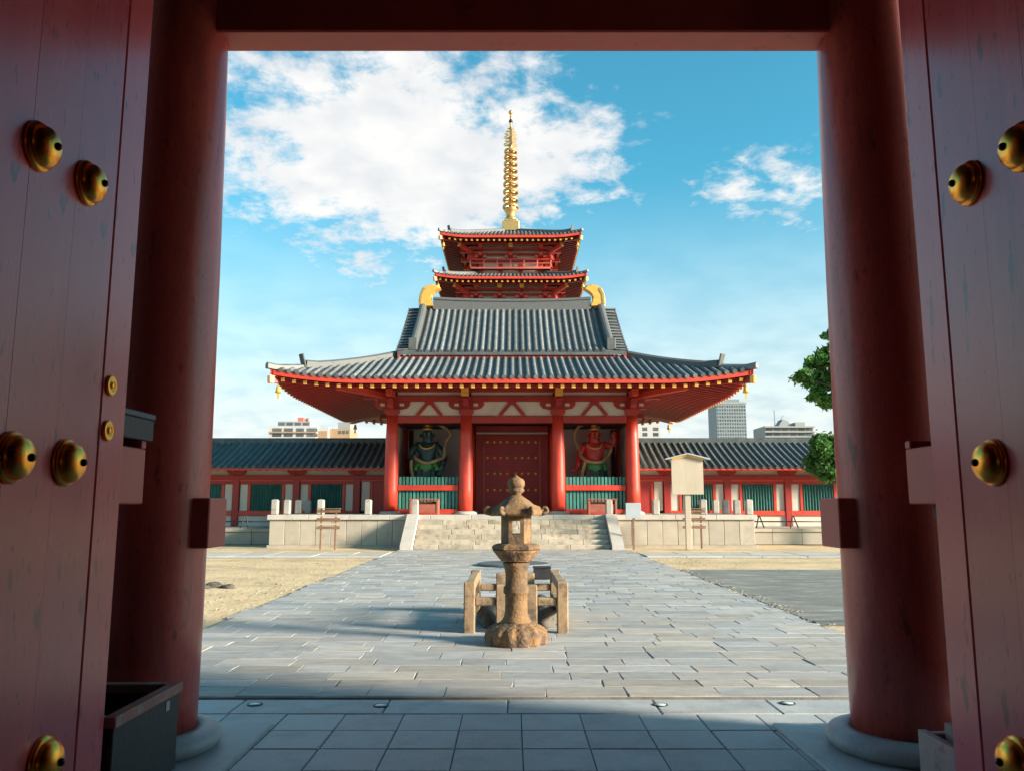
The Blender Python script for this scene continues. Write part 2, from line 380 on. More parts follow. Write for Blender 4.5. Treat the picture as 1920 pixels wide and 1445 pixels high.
def mesh_from(name, v, f, sm, mat):
    me = bpy.data.meshes.new(name); me.from_pydata(v, [], f)
    me.polygons.foreach_set('use_smooth', sm)
    bm = bmesh.new(); bm.from_mesh(me); bmesh.ops.recalc_face_normals(bm, faces=bm.faces); bm.to_mesh(me); bm.free()
    if mat: me.materials.append(mat)
    return me


def put(name, me, parent, loc, rot=(0, 0, 0), scale=(1, 1, 1)):
    o = bpy.data.objects.new(name, me); COL.objects.link(o)
    o.rotation_euler = rot; o.scale = scale
    loc = Vector(loc); WL[o] = loc
    if parent is not None: o.parent = parent; o.location = loc - WL[parent]
    else: o.location = loc
    return o


def obj(name, mb, mat, parent=None, raw=False):
    v = [Vector(p) for p in mb.v]
    lo = Vector([min(p[i] for p in v) for i in range(3)]); hi = Vector([max(p[i] for p in v) for i in range(3)])
    c = Vector(((lo.x + hi.x) / 2, (lo.y + hi.y) / 2, lo.z if parent is None else (lo.z + hi.z) / 2))
    me = mesh_from(name, [tuple(p - c) for p in v], mb.f, mb.sm, mat)
    return put(name, me, parent, c)


def tag(o, label=None, cat=None, group=None, kind=None):
    if label: o['label'] = label
    if cat: o['category'] = cat
    if group: o['group'] = group
    if kind: o['kind'] = kind
    return o


def thing(name, loc, label, cat, group=None):
    o = bpy.data.objects.new(name, None); COL.objects.link(o); o.location = loc; o.empty_display_size = 0.3
    WL[o] = Vector(loc); return tag(o, label, cat, group)


def struct(name, mb, mat): return tag(obj(name, mb, mat), kind='structure')


# ------------------------------------------------------------------ the ground
g = MB(); g.add([(-900, -60, -0.02), (900, -60, -0.02), (900, 1600, -0.02), (-900, 1600, -0.02)], [(0, 1, 2, 3)])
struct('ground', g, SAND)
GX = 0.08

# gate floor: square tiles with joints, edge stones, then the flagged path
fl = struct('gate_floor', MB().box(GX - 6.2, GX + 6.2, -6, 7.02, -0.25, -0.008), GROUT)
tile_me = []
for k in range(3):
    tile_me.append(mesh_from('floor_tile', *[(lambda b: (b.v, b.f, b.sm))(MB().box(-0.2215, 0.2215, -0.2215, 0.2215, -0.05, 0, 0.005 + 0.002 * k))][0], FLOORT))
for i in range(-7, 7):
    for j in range(8):
        put('floor_tile', tile_me[(i * 3 + j * 5) % 3], fl, (0.07 + 0.45 * (i + 0.5), 6.32 - 0.45 * j, rnd.uniform(-0.0015, 0.0015)), (rnd.uniform(-.003, .003), rnd.uniform(-.003, .003), 0))
x = -3.3
while x < 3.4:
    w = rnd.uniform(0.85, 1.25)
    obj('edge_stone', MB().box(x + 0.004, x + w - 0.004, 6.55, 7.0, -0.06, rnd.uniform(0.0, 0.006), 0.01), FLOORT, fl); x += w

PX0, PX1 = -3.95, 4.05
path = struct('stone_path', MB().box(PX0 - .02, PX1 + .02, 7.03, 29.0, -0.2, 0.0120), PAVEJ)


def stone_unit(seed):
    r = random.Random(seed); c = 0.016; j = lambda a: r.uniform(-a, a)
    base = [(-.5, -.5), (.5, -.5), (.5, .5), (-.5, .5)]
    pts = []
    for i, (a, b) in enumerate(base):            # corners knocked off a little
        pts.append((a + (j(.012)), b + j(.03)))
        nx, ny = base[(i + 1) % 4]
        pts.append(((a + nx) / 2 + j(.008), (b + ny) / 2 + j(.025)))
    n = len(pts)
    lo = [(a, b, -.06) for a, b in pts]; mi = [(a, b, -.006) for a, b in pts]
    up = [(a * (1 - 2 * c * .5), b * (1 - 2 * c * .6), j(.002)) for a, b in pts]
    v = lo + mi + up
    f = [(i, (i + 1) % n, n + (i + 1) % n, n + i) for i in range(n)] + [(n + i, n + (i + 1) % n, 2 * n + (i + 1) % n, 2 * n + i) for i in range(n)] + [tuple(range(2 * n, 3 * n))]
    return v, f


units = [stone_unit(s) for s in range(6)]
unit_me = [mesh_from('paving_stone', v, f, [False] * len(f), PAVE) for v, f in units]
far = MB(); y = 7.05; count = 0; row = 0
while y < 28.95:
    d = rnd.uniform(0.29, 0.42); d = min(d, 29.0 - y)
    x = PX0 - rnd.uniform(0, 0.5); ea = rnd.uniform(-.09, .05); eb = rnd.uniform(-.05, .09)
    while x < PX1 + .05:
        w = rnd.uniform(0.40, 0.92)
        x0 = max(x, PX0 + ea); x1 = min(x + w, PX1 + eb)
        if x1 - x0 > 0.12:
            gap = rnd.uniform(0.002, 0.009)
            cx = (x0 + x1) / 2; cy = y + d / 2; z = 0.0175 + rnd.uniform(-0.0015, 0.004)
            sx = x1 - x0 - gap; sy = d - gap; k = rnd.randrange(6); rz = rnd.uniform(-.006, .006)
            if count < 300 and abs(cx) < 0.42 * y + 0.6:
                put('paving_stone', unit_me[k], path, (cx, cy, z), (rnd.uniform(-.006, .006), rnd.uniform(-.0025, .0025), rz), (sx, sy, 1)); count += 1
            else:
                v, f = units[k]; far.add([(cx + a * sx, cy + b * sy, z + c) for a, b, c in v], f)
        x += w
    y += d; row += 1
tag(obj('paving_stones', far, PAVE, path), kind='stuff')

for s, nm in ((-1, 'a'), (1, 'b')):
    x0, x1 = (-24, PX0 - .03) if s < 0 else (PX1 + .03, 24)
    wk = struct('stone_walkway', MB().box(x0, x1, 25.0, 27.3, -0.1, 0.0), PAVEJ)
    x = x0
    while x < x1 - 0.2:
        w = min(rnd.uniform(1.0, 1.5), x1 - x)
        for yy in (25.02, 26.17):
            obj('walkway_slab', MB().box(x + .008, x + w - .008, yy, yy + 1.13, -0.05, rnd.uniform(0.03, 0.045), 0.012), STONEW, wk)
        x += w
struct('grey_ground_patch', MB().box(PX1 + 0.03, 16, 11.4, 20.2, -0.1, 0.022, 0.01), GREYGND)  # flat streaky slab, a darker grey than the ground around it
kb = struct('patch_edge_strip', MB().box(PX1 + 0.02, 16, 11.22, 11.40, -0.1, 0.035, 0.012), SLATE)

# ------------------------------------------------------------------ the gate the camera looks through
gate = thing('entrance_gate', (GX, 5.6, 0), 'large weathered red timber gateway framing the view with round columns and lintel', 'gate')
for s in (-1, 1):
    cx = GX + s * 2.54
    prof = [(0.365, 0.10), (0.368, 0.8), (0.366, 2.0), (0.358, 3.2), (0.342, 4.4), (0.32, 5.5), (0.305, 6.3)]
    c = obj('column', MB().lathe(prof, (cx, 5.6, 0), 48), REDOLD, gate)
    obj('base_ring', MB().lathe([(0.50, 0.0), (0.53, 0.04), (0.53, 0.07), (0.50, 0.105), (0.43, 0.125), (0.385, 0.13), (0.385, 0.10)], (cx, 5.6, 0.02), 48), SLATE if False else FLOORT, c)
    obj('plinth_stone', MB().box(cx - 0.72, cx + 0.72, 4.98, 6.22, -0.1, 0.022, 0.012), FLOORT, c)
    xi = GX + s * 2.09; xo = GX + s * 3.1
    obj('tie_beam', MB().box(xi, xo, 5.45, 5.78, 1.31, 1.64, 0.008), SALMON, gate)
    xi = GX + s * 2.235; xo = GX + s * 2.52
    t = obj('tie_beam', MB().box(xi, xo, 2.2, 4.78, 1.60, 1.92, 0.008), SALMON, gate)
    obj('beam_lip', MB().box(xi, xo, 4.72, 4.78, 1.921, 1.965, 0.005), SALMON, t)
    obj('bearer', MB().box(GX + s * 2.33, xo, 2.2, 4.70, 1.50, 1.598, 0.008), DARKW, gate)
    # side bay and passage walls, unseen, put in to keep the gate dark
    for (x0, x1, y0, y1) in ((2.53, 3.60, 4.84, 4.95), (2.56, 3.60, 1.95, 2.1)):
        obj('plank_wall', MB().box(GX + s * x0, GX + s * x1, y0, y1, 0.0, 6.3), DARKW, gate)
    obj('side_wall', MB().box(GX + s * 3.61, GX + s * 3.74, -5, 4.95, 0.0, 6.3), DARKW, gate)
    obj('passage_wall', MB().box(GX + s * 2.6, GX + s * 2.75, -5, 1.94, 0.0, 6.3), DARKW, gate)
obj('unseen_rear_wall', MB().box(GX - 2.6, GX + 2.6, -5.0, -4.85, 0, 6.3), DARKW, gate)  # unseen closing wall, added to block light from behind the camera
obj('lintel', MB().box(GX - 2.36, GX + 2.36, 5.47, 5.74, 5.0, 5.52, 0.012), SALMON, gate)
obj('upper_wall', MB().box(GX - 2.36, GX + 2.36, 5.55, 5.66, 5.522, 6.3), DARKW, gate)
obj('door_head', MB().box(GX - 2.55, GX + 2.55, 1.95, 2.18, 5.65, 6.3), DARKW, gate)
obj('ceiling', MB().box(GX - 3.9, GX + 3.9, -5, 5.75, 6.302, 6.42), DARKW, gate)
rf = MB().prism([(-7.5, 6.72), (1.0, 10.2), (8.1, 6.85), (8.1, 7.1), (1.0, 10.5), (-7.5, 7.0)], lambda u, v, w: (GX + w, u, v), -5.2, 5.2)
obj('roof', rf, TILED, gate)
rfs = MB().box(GX - 5.0, GX + 5.0, 5.76, 7.9, 6.72, 6.80)
obj('eave_soffit', rfs, REDOLD, gate)
lb = obj('latch_bar', MB().box(GX - 2.25, GX - 2.5, 4.0, 4.9, 1.97, 2.10, 0.006), IRON, gate)
obj('latch_cap', MB().box(GX - 2.245, GX - 2.51, 4.0, 4.91, 2.101, 2.135, 0.006), SLATE, lb)


def boss_mesh(r):
    pr = [(0.0, -0.001)]
    pr = [(r * 1.10, 0.0), (r * 1.12, 0.012 * r / .1), (r * 1.05, 0.024 * r / .1), (r * 0.97, 0.026 * r / .1)]
    for k in range(1, 11):
        a = k / 11 * math.pi / 2; pr.append((r * 0.96 * math.cos(a) ** 0.85, 0.026 * r / .1 + r * 0.64 * math.sin(a)))
    b = MB().lathe(pr, (0, 0, 0), 40)
    return mesh_from('boss', b.v, b.f, b.sm, BRASS), pr[-1][1]


BOSS, BH = boss_mesh(0.098)
nb = MB().lathe([(0.018, -0.004), (0.017, 0.008), (0.011, 0.016), (0.003, 0.019)], (0, 0, 0), 16); NUBM = mesh_from('reflection_nub', nb.v, nb.f, nb.sm, NUB)  # coloured dark to stand for the dark point reflected in the boss
wm = MB().lathe([(0.050, 0.0), (0.054, 0.008), (0.048, 0.016), (0.034, 0.018), (0.030, 0.012), (0.022, 0.012), (0.018, 0.020), (0.004, 0.023)], (0, 0, 0), 28)
WASH = mesh_from('washer', wm.v, wm.f, wm.sm, BRASS)

for s, side in ((-1, 'beside the open black box'), (1, 'beside the low pale timber box')):
    xf = GX + s * 2.15; xb = GX + s * 2.222
    d = thing('gate_door', (xf, 2.2, 0.1), 'open red brown plank door leaf with gold bosses, ' + side, 'door', 'door leaves of the entrance gate')
    n = 5; w = (4.045 - 2.2) / n
    for k in range(n):
        obj('plank', MB().box(xf + s * rnd.uniform(0, .0008), xb, 2.2 + k * w + .0003, 2.2 + (k + 1) * w - .0003, 0.1, 5.62, 0.0006), DOORP, d)
    obj('stile', MB().box(xf - s * 0.004, xb + s * .003, 4.052, 4.31, 0.1, 5.62, 0.006), DOORP, d)
    for yy in (3.76, 3.35, 2.86, 2.45):
        for zz in (0.48, 1.79, 3.14, 4.49):
            b = put('boss', BOSS, d, (xf, yy, zz), (0, -s * math.pi / 2, 0))
            put('reflection_nub', NUBM, b, (xf, yy, zz)).location = (0, 0, BH)
    if s < 0:
        for zz in (2.2, 1.97): put('washer', WASH, d, (xf + 0.004, 4.12, zz), (0, math.pi / 2, 0))

# open-topped boxes standing behind the doors' free edges
x0, x1, y0, y1, zt = -2.72, -2.04, 4.36, 5.19, 0.52
b = thing('wooden_box', ((x0 + x1) / 2, (y0 + y1) / 2, 0), 'open topped black wooden box with worn red rim before the gate column', 'box')
obj('side_panel', MB().box(x1 - .03, x1, y0, y1, 0.0, zt - .06, .004), BLACKW, b)
obj('side_panel', MB().box(x0, x0 + .03, y0, y1, 0.0, zt - .06, .004), BLACKW, b)
obj('end_panel', MB().box(x0 + .031, x1 - .031, y0, y0 + .03, 0.0, zt - .06, .004), BLACKW, b)
obj('end_panel', MB().box(x0 + .031, x1 - .031, y1 - .03, y1, 0.0, zt - .06, .004), BLACKW, b)
obj('bottom_board', MB().box(x0 + .031, x1 - .031, y0 + .031, y1 - .031, 0.02, 0.05), BLACKW, b)
obj('rim', MB().box(x1 - .055, x1 + .015, y0 - .015, y1 + .015, zt - .058, zt, .005), RIMW, b)
obj('rim', MB().box(x0 - .015, x0 + .055, y0 - .015, y1 + .015, zt - .058, zt, .005), RIMW, b)
obj('rim', MB().box(x0 + .056, x1 - .056, y1 - .05, y1 + .015, zt - .058, zt - .002, .005), RIMW, b)
obj('rim', MB().box(x0 + .056, x1 - .056, y0 - .015, y0 + .05, zt - .058, zt - .002, .005), RIMW, b)
obj('paper_tag', MB().box(x1 + .0005, x1 + .003, y1 - .19, y1 - .14, zt - .13, zt - .075), SIGNP, b)
x0, x1, y0, y1, zt = 2.37, 2.95, 4.36, 4.98, 0.30
b = thing('wooden_box', ((x0 + x1) / 2, (y0 + y1) / 2, 0), 'low box of pale weathered planks by the gate column', 'box')
obj('side_panel', MB().box(x0, x0 + .05, y0, y1, 0.0, zt, .006), PALEW, b)
obj('side_panel', MB().box(x1 - .05, x1, y0, y1, 0.0, zt, .006), PALEW, b)
obj('end_panel', MB().box(x0 + .052, x1 - .052, y1 - .05, y1, 0.0, zt - .01, .006), PALEW, b)
obj('end_panel', MB().box(x0 + .052, x1 - .052, y0, y0 + .05, 0.0, zt - .01, .006), PALEW, b)
obj('inner_plank', MB().box(x0 + .13, x0 + .20, y0 + .052, y1 - .052, 0.0, zt + .05, .006), PALEW, b)
obj('bottom_board', MB().box(x0 + .052, x1 - .052, y0 + .052, y1 - .052, 0.01, 0.03), BLACKW, b)

for i, (lx, ly) in enumerate(((-2.07, 6.83), (-1.05, 6.79), (1.19, 6.81), (2.23, 6.86))):
    gl = thing('ground_light', (lx, ly, 0.006), 'small round glass light in the gate floor edge, ' + ('nearest the black box column', 'second from the black box column', 'second from the pale box column', 'nearest the pale box column')[i], 'ground light', 'ground lights along the floor edge')
    obj('rim', MB().lathe([(0.062, 0), (0.062, .006), (0.050, .008), (0.050, .002)], (lx, ly, 0.004), 24), IRON, gl)
    obj('lens', MB().lathe([(0.049, 0), (0.049, .006), (0.03, .011), (0.005, .012)], (lx, ly, 0.004), 24), GLASSG, gl)

# ------------------------------------------------------------------ stone lantern
LX, LY = 0.05, 9.66
zL = lambda zy: zat(860 + zy * 0.263, LY)
lan = thing('stone_lantern', (LX, LY, 0.03), 'weathered brown stone lantern with hexagonal cap and jewel standing on the flagged path', 'stone lantern')


def lobed(mb, prof, n, lobes, amp, c):
    vs = []; fs = []
    for j, (r, z, k) in enumerate(prof):
        for i in range(n):
            a = 2 * math.pi * i / n; rr = r * (1 + k * amp * (abs(math.cos(a * lobes / 2)) - 0.6)); vs.append((c[0] + rr * math.cos(a), c[1] + rr * math.sin(a), z))
    for j in range(len(prof) - 1):
        for i in range(n): fs.append((j * n + i, j * n + (i + 1) % n, (j + 1) * n + (i + 1) % n, (j + 1) * n + i))
    o = len(vs); mb.add(vs, fs, True)
    base = len(mb.v) - o
    mb.f.append(tuple(base + (len(prof) - 1) * n + i for i in range(n))); mb.sm.append(False)


m = MB()
lobed(m, [(0.34, 0.0, 0), (0.355, 0.03, .5), (0.36, 0.09, 1), (0.345, 0.15, 1), (0.315, 0.195, 1), (0.255, 0.225, .8), (0.21, 0.24, .3), (0.19, 0.255, 0)], 96, 14, 0.08, (LX, LY))
obj('base', m, LANTB, lan)
zs0 = 0.25; zs1 = zL(735)
sh = [(0.185, zs0), (0.165, zs0 + .03), (0.142, zs0 + .07), (0.132, zs0 + .12), (0.130, zs0 + .24)]
zm = (zL(905) + zL(960)) / 2
sh += [(0.130, zm - .045), (0.146, zm - .036), (0.152, zm - .01), (0.146, zm + .02), (0.150, zm + .035), (0.131, zm + .05)]
sh += [(0.128, zs1 - .16), (0.132, zs1 - .09), (0.150, zs1 - .04), (0.158, zs1)]
obj('shaft', MB().lathe(sh, (LX, LY, 0), 32), LANT, lan)
za, zb, zc = zL(725), zL(640), zL(600)
pl = MB()
lobed(pl, [(0.17, za - .002, 0), (0.20, za + .03, .6), (0.25, zb - .035, 1), (0.272, zb - .01, .8)], 72, 6, 0.10, (LX, LY))
obj('lotus_cup', pl, LANTB, lan)
obj('platform', MB().lathe([(0.265, zb - .012), (0.283, zb), (0.283, zb + .035), (0.25, zc - .01), (0.21, zc)], (LX, LY, 0), 6, R(0), smooth=False), LANT, lan)
# fire box: six faces, windows in the front and back
zf0, zf1 = zc, zL(400); Rf = 0.178
fb = []
for k in range(6):
    a0 = R(60 * k); a1 = R(60 * (k + 1))
    p0 = Vector((LX + Rf * math.cos(a0), LY + Rf * math.sin(a0), 0)); p1 = Vector((LX + Rf * math.cos(a1), LY + Rf * math.sin(a1), 0))
    mid = (p0 + p1) / 2; inn = (Vector((LX, LY, 0)) - mid).normalized() * 0.045
    dirv = (p1 - p0).normalized(); W = (p1 - p0).length
    Z = lambda z: Vector((0, 0, z))
    if k in (1, 4):
        wf = MB(); h = zf1 - zf0; wz0 = zf0 + h * .34; wz1 = zf0 + h * .80; e = W * .24
        for (u0, u1, z0_, z1_) in ((0, e, zf0, zf1), (W - e, W, zf0, zf1), (e, W - e, zf0, wz0), (e, W - e, wz1, zf1)):
            q = [p0 + dirv * u0, p0 + dirv * u1]
            wf.add([q[0] + Z(z0_), q[1] + Z(z0_), q[1] + Z(z1_), q[0] + Z(z1_), q[0] + inn + Z(z0_), q[1] + inn + Z(z0_), q[1] + inn + Z(z1_), q[0] + inn + Z(z1_)],
                   [(0, 1, 2, 3), (4, 5, 6, 7), (0, 1, 5, 4), (2, 3, 7, 6), (0, 3, 7, 4), (1, 2, 6, 5)])
        obj('window_face', wf, LANT, lan)
    else:
        obj('fire_box_face', MB().add([p0 + Z(zf0), p1 + Z(zf0), p1 + Z(zf1), p0 + Z(zf1), p0 + inn + Z(zf0), p1 + inn + Z(zf0), p1 + inn + Z(zf1), p0 + inn + Z(zf1)],
            [(0, 1, 2, 3), (4, 5, 6, 7), (0, 1, 5, 4), (2, 3, 7, 6), (0, 3, 7, 4), (1, 2, 6, 5)]), LANT, lan)
# cap with curled corners
z0 = zL(402); z1 = zL(262)
cp = MB(); n = 60; prof = []
rings = [(0.19, z0 - .004, 0), (0.29, z0 - .002, 1), (0.30, z0 + .04, 1), (0.255, z0 + .085, .8), (0.20, z0 + .13, .5), (0.145, z0 + .18, .3), (0.10, z1 - .02, .1), (0.062, z1 + .01, 0)]
vs = []
for (r, z, k) in rings:
    for i in range(n):
        a = 2 * math.pi * i / n
        hexr = math.cos(math.pi / 6) / math.cos(((a) % (math.pi / 3)) - math.pi / 6)
        rr = r * (1 + k * (hexr - 0.93)); cor = max(0, (hexr - .93) / .07)
        vs.append((LX + rr * math.cos(a), LY + rr * math.sin(a), z + .03 * k * cor ** 2 * (1 if r > .25 else 0)))
fs = [(j * n + i, j * n + (i + 1) % n, (j + 1) * n + (i + 1) % n, (j + 1) * n + i) for j in range(len(rings) - 1) for i in range(n)]
fs += [tuple(range(n)), tuple((len(rings) - 1) * n + i for i in range(n))]
cp.add(vs, fs, True)
cap = obj('cap', cp, LANT, lan)
for k in range(6):
    a = R(60 * k); ca, sa = math.cos(a), math.sin(a)
    pts = []
    for q in range(12):
        th = R(-50 + q * 30); rr = 0.040 * (1 - q / 16)
        rad = 0.328 + rr * math.cos(th); pts.append((LX + rad * ca, LY + rad * sa, z0 + .065 + rr * math.sin(th)))
    pts = [(LX + .265 * ca, LY + .265 * sa, z0 + .025)] + pts
    obj('corner_scroll', MB().tube(pts, [0.034] + [0.026 - .0012 * q for q in range(12)], 8), LANT, cap)
zj0 = z1; jt = zL(112)
H_ = jt - zj0
obj('finial', MB().lathe([(0.062, zj0 - .01), (0.058, zj0 + .10 * H_), (0.085, zj0 + .18 * H_), (0.098, zj0 + .25 * H_), (0.092, zj0 + .33 * H_), (0.078, zj0 + .37 * H_), (0.092, zj0 + .42 * H_),
    (0.102, zj0 + .55 * H_), (0.098, zj0 + .70 * H_), (0.080, zj0 + .80 * H_), (0.045, zj0 + .87 * H_), (0.022, zj0 + .93 * H_), (0.006, jt)], (LX, LY, 0), 32), LANT, lan)

# ------------------------------------------------------------------ low stone fence round a rock
fx0, fx1, fy0, fy1 = -0.53, 0.63, 10.42, 12.2
fen = thing('stone_fence', ((fx0 + fx1) / 2, (fy0 + fy1) / 2, 0.03), 'low square post and rail fence of tan stone behind the lantern', 'fence')
pw = 0.07
for yy, mids in ((fy0, (-0.13, 0.245)), (fy1, (-0.16, 0.26))):
    for xx in (fx0, fx1) + mids:
        h = 0.64 if xx in (fx0, fx1) else 0.60
        obj('post', MB().box(xx - pw, xx + pw, yy - pw, yy + pw, 0.0, h, 0.014), FENCE, fen)
    for a, b_ in ((fx0, mids[0]), (mids[1], fx1)):
        obj('rail', MB().box(a + pw + .001, b_ - pw - .001, yy - .045, yy + .045, 0.345, 0.445, 0.012), FENCE, fen)
for xx in (fx0, fx1):
    for zz in (0.50, 0.20):
        obj('rail', MB().box(xx - .055, xx + .055, fy0 + pw + .001, fy1 - pw - .001, zz, zz + .12, 0.012), FENCE, fen)


def rock(name, c, sx, sy, sz, seed, mat, lab, cat, group=None):
    r = random.Random(seed); bm = bmesh.new(); bmesh.ops.create_icosphere(bm, subdivisions=3, radius=1)
    ph = [r.uniform(0, 6) for _ in range(6)]
    for v in bm.verts:
        n = v.co.normalized()
        k = 1 + .18 * math.sin(3 * n.x + ph[0]) * math.cos(2.5 * n.y + ph[1]) + .10 * math.sin(6 * n.z + ph[2] + 4 * n.x) + .05 * math.sin(11 * n.y + ph[3])
        v.co = Vector((n.x * sx * k, n.y * sy * k, max(-.35, n.z) * sz * k))
    me = bpy.data.meshes.new(name); bm.to_mesh(me); bm.free(); me.materials.append(mat)
    me.polygons.foreach_set('use_smooth', [True] * len(me.polygons))
    return tag(put(name, me, None, c), lab, cat, group)


rock('rock', (0.40, 11.3, 0.10), 0.20, 0.5, 0.28, 3, ROCK, 'dark rough rock lying inside the low stone fence, on the sunny side', 'rock')
rock('rock', (-0.30, 11.2, 0.08), 0.17, 0.45, 0.22, 5, ROCK, 'smaller dark rock inside the stone fence in the lantern shade', 'rock')
for i, (px_, py_, s_) in enumerate(((383, 1101, .08), (402, 1099, .13), (428, 1100, .09))):
    gx_, gy_ = gnd(px_, py_)
    rock('rock', (gx_, gy_, 0.0), s_ * 1.4, s_, s_ * .7, 20 + i, ROCK, 'dark stone on the bare sand, ' + ('smallest of three, nearest the gate column', 'largest, in the middle of three', 'outer one of three, nearest the path')[i], 'rock', 'stones on the sand')
pb = MB(); pr = random.Random(31)
for i in range(900):
    sd = pr.choice((-1, 1)); yy = 8.5 + 16 * pr.random() ** 1.2
    xx = (PX0 - .08 - abs(pr.gauss(0, 1.0))) if sd < 0 else (PX1 + .08 + abs(pr.gauss(0, .9)))
    if sd > 0 and yy > 11 and yy < 20.4: xx = PX1 + pr.uniform(-.02, .25)
    r_ = pr.uniform(.008, .028) * (1.6 if pr.random() < .06 else 1); vs = []
    for (a, b_, c) in ((1, 0, 0), (-.5, .87, 0), (-.5, -.87, 0), (.5, .6, .55), (-.7, 0, .6), (.4, -.6, .5)): vs.append((xx + a * r_ * pr.uniform(.7, 1.3), yy + b_ * r_ * pr.uniform(.7, 1.3), -.02 + c * r_ + .02 * (sd > 0 and 11 < yy < 20.4) * 2))
    pb.add(vs, [(0, 1, 3), (1, 4, 3), (1, 2, 4), (2, 5, 4), (2, 0, 5), (0, 3, 5), (3, 4, 5)])
tag(obj('scattered_pebbles', pb, M('pebble', (0.30, 0.25, 0.18), 0.9, 0.3, 9, 0.3, 60, rand=0.4, island=True)), 'small loose pebbles strewn on the sand along both path edges', 'pebbles', kind='stuff')
tag(obj('round_slab', MB().lathe([(0.93, 0.0), (0.95, .03), (0.93, .075), (0.90, .08), (0.3, .085), (0.01, .086)], (0.03, 21.7, 0.0), 48, smooth=False), SLATE), 'round dark stone slab set flat in the path', 'stone slab')
ib = thing('iron_box', (0.64, 17.7, 0.03), 'low dark iron box standing on the path behind the stone fence', 'box')
obj('body', MB().box(.46, .82, 17.55, 17.9, 0.03, .25, .01), IRON, ib)
obj('lid', MB().box(.445, .835, 17.535, 17.915, .251, .28, .008), IRON, ib)

# ------------------------------------------------------------------ roofs

def roof_fns(cx, cy, hx, hy, z0, slope, curve, lift, reach, sof_drop, sof_slope):
    def dmin(x, y): return min(hx - abs(x - cx), hy - abs(y - cy))
    def lf(x, y):
        r = max(hx - abs(x - cx), hy - abs(y - cy)); k = max(0.0, 1 - r / reach); return lift * k * k
    def zt(x, y):
        d = dmin(x, y); return z0 + slope * d + curve * d * d + lf(x, y)
    def zs(x, y):
        d = dmin(x, y); return z0 - sof_drop + sof_slope * d + lf(x, y)
    return zt, zs


def side_map(k, cx, cy, hx, hy):
    if k == 0: return (lambda a, d: (cx + a, cy - hy + d)), hx
    if k == 1: return (lambda a, d: (cx + hx - d, cy + a)), hy
    if k == 2: return (lambda a, d: (cx - a, cy + hy - d)), hx
    return (lambda a, d: (cx - hx + d, cy - a)), hy


def tile_row(mb, pts, across, r, tl=0.34, endcap=True, n=6):
    """half round tile ridge along pts (list of Vector), with steps at each tile"""
    L = (pts[-1] - pts[0]).length; nt_ = max(1, int(round(L / tl)))
    def P(t):
        f = t * (len(pts) - 1); i = min(int(f), len(pts) - 2); return pts[i].lerp(pts[i + 1], f - i)
    secs = []
    for i in range(nt_):
        secs.append((i / nt_, 1.0)); secs.append(((i + .97) / nt_, 0.86))
    vs = []; ac = Vector(across)
    for (t, k) in secs:
        p = P(min(1, t))
        for q in range(n):
            a = math.pi * q / (n - 1)
            vs.append(p + ac * (r * k * math.cos(a)) + Vector((0, 0, r * k * 1.05 * math.sin(a) + .012)))
    fs = []
    for j in range(len(secs) - 1):
        for q in range(n - 1): fs.append((j * n + q, j * n + q + 1, (j + 1) * n + q + 1, (j + 1) * n + q))
    mb.add(vs, fs, True)
    if endcap:
        d = (pts[0] - pts[1]).normalized(); c = pts[0] + d * 0.025 + Vector((0, 0, .02)); m_ = 10
        up = ac.cross(d).normalized()
        ring = [c + ac * (r * 1.12 * math.cos(2 * math.pi * q / m_)) + up * (r * 1.12 * math.sin(2 * math.pi * q / m_)) for q in range(m_)]
        back = [p - d * 0.05 for p in ring]
        mb.add(ring + back, [tuple(range(m_))] + [(q, (q + 1) % m_, m_ + (q + 1) % m_, m_ + q) for q in range(m_)])


